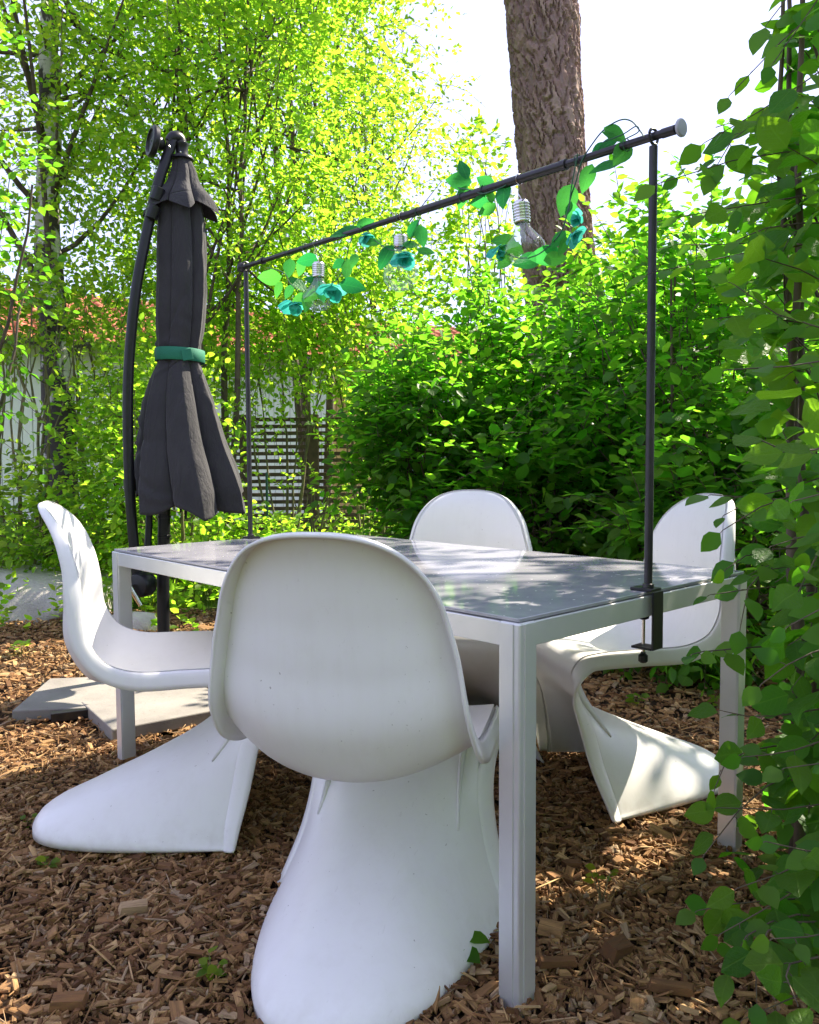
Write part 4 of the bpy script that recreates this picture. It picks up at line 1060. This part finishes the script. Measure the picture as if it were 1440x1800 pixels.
hedge('hedge shrub between the pine trunk and the right upright of the rod', 1085, 795, 4.9, .62, .5, .86, 73, 54, 22, .060, M_LEAF_HEDGE, 280)
hedge('taller shrub behind the right upright and the right chair', 1225, 690, 4.3, .72, .6, .92, 74, 66, 20, .062, M_LEAF_HEDGE, 280)
hedge('shrub filling the gap behind the right chair low down', 1290, 960, 3.75, .6, .4, .62, 76, 50, 16, .070, M_LEAF_HEDGE, 220)
hedge('thin shrub rising in the distance behind the hedge at the right', 1130, 600, 7.4, .9, .7, .9, 77, 34, 18, .080, M_LEAF_SPRING, 0, group=None)

# broad-leaved shrub in the right foreground, arching towards the table
def near_shrub():
    rg = np.random.default_rng(81); base = np.array([1.12, 1.75, -.05]); wood = []; sets = []
    BR = [  # tip px, tip py, tip distance, root (x,y,z), leaves
     (1285,165,1.55,(1.25,1.75,2.25),12),(1240,250,1.60,(1.25,1.75,1.95),14),(1255,300,1.62,(1.3,1.8,1.8),12),(1160,322,1.58,(1.25,1.75,1.55),16),(1200,380,1.75,(1.3,1.8,1.6),14),(1145,480,1.62,(1.2,1.75,1.35),15),
     (1190,430,1.95,(1.3,1.9,1.5),14),(1350,40,1.45,(1.3,1.7,2.4),10),(1360,110,1.5,(1.3,1.7,2.3),10),(1300,420,1.5,(1.25,1.7,1.5),14),(1290,500,1.45,(1.2,1.6,1.3),14),(1262,560,1.6,(1.2,1.7,1.25),14),
     (1280,650,1.15,(1.05,1.45,1.15),11),(1330,770,1.05,(1.0,1.4,1.05),9),(1252,870,1.55,(1.15,1.7,.95),8),(1274,905,1.5,(1.15,1.7,.9),7),(1274,930,1.45,(1.15,1.65,.9),7),(1277,1000,1.5,(1.15,1.65,.8),8),(1357,960,1.3,(1.05,1.5,.8),6),
     (1252,1045,1.45,(1.12,1.6,.72),8),(1217,1150,1.42,(1.1,1.6,.62),9),(1302,1100,1.4,(1.1,1.6,.7),7),(1272,1250,1.4,(1.1,1.6,.5),8),(1342,1200,1.25,(1.05,1.5,.55),6),(1257,1385,1.38,(1.05,1.55,.38),8),(1267,1420,1.34,(1.05,1.5,.35),7),
     (1312,1330,1.3,(1.05,1.5,.45),6),(1240,1500,1.32,(1.02,1.5,.26),12),(1230,1600,1.30,(1.0,1.48,.18),12),(1270,1640,1.25,(1.0,1.45,.2),11),(1300,1560,1.22,(1.0,1.42,.28),11),(1285,1700,1.2,(.98,1.4,.15),10),(1330,1750,1.15,(.95,1.35,.15),9),(1310,1790,1.18,(.95,1.35,.1),9),
     (1350,1480,1.15,(.98,1.4,.35),10),(1360,1650,1.1,(.95,1.32,.22),9),(1382,1350,1.15,(1.0,1.4,.45),6),(1387,1100,1.15,(1.0,1.4,.7),6),(1397,880,1.1,(1.0,1.35,.95),6),(1400,1760,1.02,(.9,1.25,.15),8)]
    for tx, ty, tY, rt, nl in BR:
        tip = at(tx, ty, tY); rt = np.array(rt, float) + rg.normal(0, .04, 3); d = tip - rt; L = np.linalg.norm(d)
        m = 9; t = np.linspace(0, 1, m)[:, None]; mid = (rt + tip) / 2 + np.array([0, 0, .10 * L]) + rg.normal(0, .05, 3)
        wv_ = np.cumsum(np.cumsum(rg.normal(0, .004, (m, 3)), 0), 0) * (t * (1 - t) * 4)
        pl = wv_ + (1 - t) ** 2 * rt + 2 * t * (1 - t) * mid + t ** 2 * tip
        wood.append(tubes(pl[None], np.linspace(.0032, .0009, m)[None], 5, False))
        u_ = np.linspace(.40, 1, nl); P = cspl(t[:, 0], pl, u_); D = unit(cspl(t[:, 0], pl, np.minimum(u_ + .02, 1)) - cspl(t[:, 0], pl, u_ - .02))
        sv = unit(np.cross(D, [0, 0, 1.0])); sg = np.where(np.arange(nl) % 2 == 0, 1, -1)[:, None]
        A = D * .5 + sv * sg * .8 + rg.normal(0, .25, (nl, 3)); A[-1] = D[-1]; A[:, 2] -= .25
        N = np.array([-.2, -.75, .62]) + rg.normal(0, .38, (nl, 3))
        pet = unit(A) * .010; wood.append(tubes(np.stack([P, P + pet * .5 + [0, 0, .001], P + pet], 1), np.full((nl, 3), .0008), 3, False))
        sets.append((P + pet, A, N, rg.uniform(.040, .074, nl) * np.where(np.arange(nl) > nl - 3, .75, 1)))
    # the bulk of the shrub
    n = 620; c = np.array([1.10, 1.80, 1.05])
    cl = c + unit(rg.normal(0, 1, (105, 3))) * rg.uniform(.5, 1, (105, 1)) ** .5 * np.array([.36, .42, 1.30])
    cl2 = np.array([1.05, 1.35, .30]) + rg.normal(0, 1, (18, 3)) * [.12, .22, .22]
    cl = np.concatenate([cl, cl2]); st = np.repeat(cl, 9, 0) + rg.normal(0, .11, (len(cl) * 9, 3))
    # stay off the line of sight to the table
    q = st - CAM; px = 720 + FPX * (q @ CR) / (q @ CF); py = 900 - FPX * (q @ CU) / (q @ CF)
    lim = np.interp(py, [-400, 150, 350, 520, 800, 1000, 1300, 1500, 1700, 2200], [1450, 1440, 1385, 1345, 1390, 1430, 1430, 1385, 1375, 1420])
    ok = (px > lim) & (st[:, 2] > .05) & ((st[:, 2] < 1.75) | (rg.uniform(0, 1, len(st)) < .5)); st = st[ok]
    dr = (st - c) * [.6, .8, .5] + rg.normal(0, .35, st.shape) + [-.35, -.25, .1]
    p, a, nn, s, tw = twig_leaves(rg, st, dr, rg.uniform(.14, .30, len(st)), 7, .064, .2, .75, .45)
    nn = nn + np.array([-.1, -.35, 0])
    q = p - CAM; px = 720 + FPX * (q @ CR) / (q @ CF); py = 900 - FPX * (q @ CU) / (q @ CF)
    l2 = np.interp(py, [-400, 150, 350, 520, 800, 950, 1300, 1480, 1700, 2200], [1400, 1350, 1300, 1290, 1345, 1380, 1365, 1305, 1285, 1330])
    k_ = (px > l2) & ((px < 1500) | (rg.uniform(0, 1, len(p)) < .4)); p, a, nn, s = p[k_], a[k_], nn[k_], s[k_]; sets.append((p, a, nn, s))
    q = tw[:, -1] - CAM; px = 720 + FPX * (q @ CR) / (q @ CF); py = 900 - FPX * (q @ CU) / (q @ CF); tw = tw[px > np.interp(py, [-400, 150, 350, 520, 800, 950, 1300, 1480, 1700, 2200], [1410, 1360, 1310, 1300, 1355, 1390, 1375, 1315, 1295, 1340])]
    wood.append(tubes(tw, np.linspace(.0022, .0009, 4)[None] * np.ones((len(tw), 1)), 4, False))
    for i in range(11):
        ang = rg.uniform(0, 6.28); s0 = base + np.array([.22 * math.cos(ang), .25 * math.sin(ang), 0]); top = c + np.array([.25 * math.cos(ang), .28 * math.sin(ang), rg.uniform(.3, 1.35)])
        t = np.linspace(0, 1, 12)[:, None]; pl = s0 + (top - s0) * t + np.cumsum(rg.normal(0, .012, (12, 3)), 0) * [1, 1, 0]
        wood.append(tubes(pl[None], (.014 * (1 - .7 * t[:, 0]))[None], 7, False)); wood.append(limbs(rg, pl, cl[i::11][::4], .0036, .0012, start=(.15, .9), wob=.3))
    for tx, ty, tY, rt, nl in BR: pass
    plant('broad_leaved_shrub', 'large broad leaved shrub in the right foreground reaching over the table end', 'shrub', base, M_LEAF_NEAR, sets, wood, M_TWIG, None, 300, LEAF_B, LEAF_A)
near_shrub()

# dark sprays at the left edge of the view
def left_spray():
    rg = np.random.default_rng(91); base = np.array([-2.35, 3.7, -.05]); c = at(-125, 400, 3.7)
    st, dr, cl = clump_points(rg, c, (.42, .4, .95), 24, 9, .2, .2); q = st - CAM; px = 720 + FPX * (q @ CR) / (q @ CF); st, dr = st[px < 40], dr[px < 40]
    p, a, n, s, tw = twig_leaves(rg, st, dr + [.3, -.1, .1], rg.uniform(.15, .32, len(st)), 7, .045, .25, .9, .4)
    wood = [tubes(tw, np.linspace(.002, .0009, 4)[None] * np.ones((len(tw), 1)), 3, False)]
    for i in range(4):
        s0 = base + rg.normal(0, .07, 3) * [1, 1, 0]; top = c + rg.normal(0, .25, 3); t = np.linspace(0, 1, 12)[:, None]; pl = s0 + (top - s0) * t + np.cumsum(rg.normal(0, .015, (12, 3)), 0) * [1, 1, 0]
        wood.append(tubes(pl[None], (.016 * (1 - .7 * t[:, 0]))[None], 6, False)); wood.append(limbs(rg, pl, cl[i::4], .006, .002))
    plant('tall_shrub', 'dark green tall shrub cut off by the left edge of the view', 'shrub', base, M_LEAF_HEDGE, [(p, a, n, s)], wood, M_TWIG, None, 200, D6, LEAF_B)
left_spray()

# crowns to the right that throw the dappled shade on the table
def shade_tree(label, base, c, r, seed, ncl, per):
    rg = np.random.default_rng(seed); c = np.array(c)
    st, dr, cl = clump_points(rg, c, r, ncl, per, .2, .15); p, a, n, s, tw = twig_leaves(rg, st, dr, rg.uniform(.2, .45, len(st)), 9, .085, .25, .9, .45)
    q = p - CAM; z = q @ CF; px = 720 + FPX * (q @ CR) / np.maximum(z, .01)
    py = 900 - FPX * (q @ CU) / np.maximum(z, .01); k_ = (z < .1) | (px > 1490) | (py < -60); p, a, n, s = p[k_], a[k_], n[k_], s[k_]
    b = np.array(base, float); t = np.linspace(0, 1, 14)[:, None]; top = c + [0, 0, r[2] * .6]; pl = b + (top - b) * t + np.cumsum(rg.normal(0, .03, (14, 3)), 0) * [1, 1, 0]
    root = plant('maple_tree', label, 'maple tree', b, M_LEAF_HEDGE, [(p, a, n, s)], [limbs(rg, pl, cl, .05, .008, start=(.3, .9))], M_TWIG, None, 0, D6)
    V, F = tubes(pl[None], (.13 * (1 - .8 * t[:, 0]))[None], 12, False); mesh('trunk', V, F, M_TWIG, root, True)
shade_tree('broad maple just outside the right of the view, shading the table', (4.4, 3.4, -.08), (3.5, 3.7, 4.2), (1.6, 1.9, 1.6), 95, 30, 9)

# far trees that close the view
for k, (px, Y, h, rx) in enumerate(((640, 24, 4.4, 2.6), (860, 23, 4.0, 2.4), (1060, 22, 5.4, 2.6), (1250, 21, 5.6, 2.8), (1480, 20, 6.5, 3.0), (-120, 24, 7.5, 3.2))):
    lab = ['far round tree glimpsed above the fence beside the house end', 'far low tree behind the pine trunk on its left', 'far tree just right of the pine trunk behind the hedge', 'far tree behind the right upright of the rod', 'far tree hidden behind the broad leaved shrub', 'far tree beyond the left end of the house'][k]
    rg_ = np.random.default_rng(200 + k); cpx = at(px, 800, Y); c = (cpx[0], Y, h * .55)
    st, dr, cl = clump_points(rg_, c, (rx, 1.8, h * .5), 70, 12, .4, .16); p, a, n, s, tw = twig_leaves(rg_, st, dr, np.full(len(st), .5), 6, .20, .2, .7, .6)
    pl = np.array([[c[0], Y, -.1], [c[0], Y, h * .5], [c[0], Y, h * .8]])
    plant('far_tree', lab, 'tree', (c[0], Y, -.1), M_LEAF_SPRING, [(p, a, n, s)], [limbs(rg_, pl, cl[:30], .07, .02), tubes(pl[None], np.array([[.16, .12, .05]]), 7, False)], M_TWIG, 'trees closing the far view', 0, D4)

# unseen trees added behind the viewer to bounce warm light onto the chair backs
for k, (x_, y_, h, rx) in enumerate(((-3.2, -5.6, 4.6, 2.2), (.6, -6.4, 5.2, 2.4), (4.4, -5.4, 4.8, 2.2))):
    rg_ = np.random.default_rng(300 + k); c = np.array([x_, y_, h * .5])
    st, dr, cl = clump_points(rg_, c, (rx, 1.2, h * .52), 80, 10, .35, .16); p, a, n, s, tw = twig_leaves(rg_, st, dr, np.full(len(st), .45), 6, .17, .2, .7, .6)
    pl = np.array([[x_, y_, -.1], [x_, y_, h * .5], [x_, y_, h * .8]])
    plant('garden_tree', ['bushy tree behind the viewer on the left', 'bushy tree straight behind the viewer', 'bushy tree behind the viewer on the right'][k], 'tree', (x_, y_, -.1), M_LEAF_SPRING, [(p, a, n, s)], [limbs(rg_, pl, cl[:30], .06, .015), tubes(pl[None], np.array([[.14, .10, .05]]), 7, False)], M_TWIG, 'trees behind the viewer', 0, D4)

# low green plants on and beyond the mulch
def tuft(label, pos, n, h, seed, mat=M_LEAF_SPRING, spread=.5, name='seedling', cat='seedling', size=.035, group='seedlings sprouting from the mulch'):
    rg = np.random.default_rng(seed); pos = np.array(pos, float); sets, wood = [], []
    root_pts = pos + np.zeros((n, 3)); ang = np.linspace(0, 6.28, n, endpoint=False) + rg.uniform(0, 1); 
    tops = pos + np.stack([np.cos(ang) * spread * h * rg.uniform(.3, 1, n), np.sin(ang) * spread * h * rg.uniform(.3, 1, n), h * rg.uniform(.6, 1.1, n)], -1)
    t = np.linspace(0, 1, 5)[None, :, None]; P = root_pts[:, None] * (1 - t) + tops[:, None] * t + np.array([0, 0, .25 * h]) * t * (1 - t)
    wood.append(tubes(P, np.linspace(.0018, .0008, 5)[None] * np.ones((n, 1)), 4, False))
    org = thing(name, label, cat, tuple(pos), group)
    V, F = join(wood); mesh('stems', V, F, M_TWIGG, org, True)
    me = rawmesh('leaf', *LEAF_B, mat, True)
    for i in range(n):
        d_ = unit(tops[i] - pos)
        for k in range(3):
            az = ang[i] + (k - 1) * 1.1; A = np.array([math.cos(az), math.sin(az), rg.uniform(-.1, .5)]); N = np.array([0, -.3, 1]) + rg.normal(0, .25, 3)
            X, Yv, Z = frames(A[None], N[None]); L = size * rg.uniform(.75, 1.25); o = bpy.data.objects.new('leaf', me); link(o, org); p_ = tops[i] - pos - d_ * .012 * k
            m_ = Matrix.Identity(4)
            for q in range(3): m_[q][0], m_[q][1], m_[q][2], m_[q][3] = X[0, q] * L, Yv[0, q] * L, Z[0, q] * L, p_[q]
            o.matrix_local = m_
for lab, px, py, n, h, sz in (('pale seedling with broad leaves on the sunlit mulch at the far left', 38, 1152, 4, .085, .05), ('tiny bright seedling left of the left chair foot, nearer the viewer', 84, 1528, 3, .03, .024), ('tiny seedling above the toe of the left chair foot', 52, 1452, 2, .03, .02),
    ('tiny grassy seedling near the bottom left of the nearest chair foot', 372, 1722, 4, .045, .022), ('slim seedling with paired leaves on the mulch right of the near table leg', 1058, 1592, 3, .10, .022), ('seedling in the shade under the right chair', 1118, 1245, 4, .07, .035), ('small seedling by the far right table leg', 1262, 1250, 3, .07, .03), ('small seedling beside the mast foot in the sun', 112, 1118, 4, .16, .035)):
    p = atz(px, py, 0.0); tuft(lab, p, n, h, int(px), size=sz)
pg = atz(806, 1683, 0.0); tuft('dark green leaf bunch tucked against the nearest chair foot', (pg[0], pg[1], 0), 4, .045, 7, M_LEAF_NEAR, .45, 'seedling', 'seedling', .045)

def ground_plants():
    """leafy ground cover and grass behind the mulch"""
    rg = np.random.default_rng(97); n = 2600; y = rg.uniform(4.6, 12, n); x = rg.uniform(-.62, .30, n) * y
    keep = ~((y < 5.6) & (rg.uniform(0, 1, n) < .55)); x, y = x[keep], y[keep]; n = len(x)
    st = np.stack([x, y, np.full(n, .0)], -1); dr = rg.normal(0, .5, (n, 3)); dr[:, 2] = 1.0
    p, a, nn, s, tw = twig_leaves(rg, st, dr, rg.uniform(.10, .42, n), 9, .055, .1, .8, .4)
    V, F = inst(D6, p, a, nn, s); o = mesh('ground_cover', V, F, M_LEAF_SPRING, None, True, np.repeat(rg.uniform(0, 1, len(p)), 6)); tag(o, 'leafy green ground cover growing beyond the mulch', 'ground cover', None, 'stuff')
    n = 26000; y = np.sqrt(rg.uniform(5.3 ** 2, 22 ** 2, n)); x = rg.uniform(-.65, .75, n) * y; st = np.stack([x, y, np.full(n, -.07)], -1); A = rg.normal(0, .35, (n, 3)); A[:, 2] = 1; N = rg.normal(0, 1, (n, 3))
    V, F = inst((D4[0] * [1, .07, 1], D4[1]), st, A, N, rg.uniform(.10, .25, n)); o = mesh('grass', V, F, M_GRASS, None, True, np.repeat(rg.uniform(0, 1, n), 4)); tag(o, 'uncut grass around the shrubs', 'grass', None, 'stuff')
ground_plants()
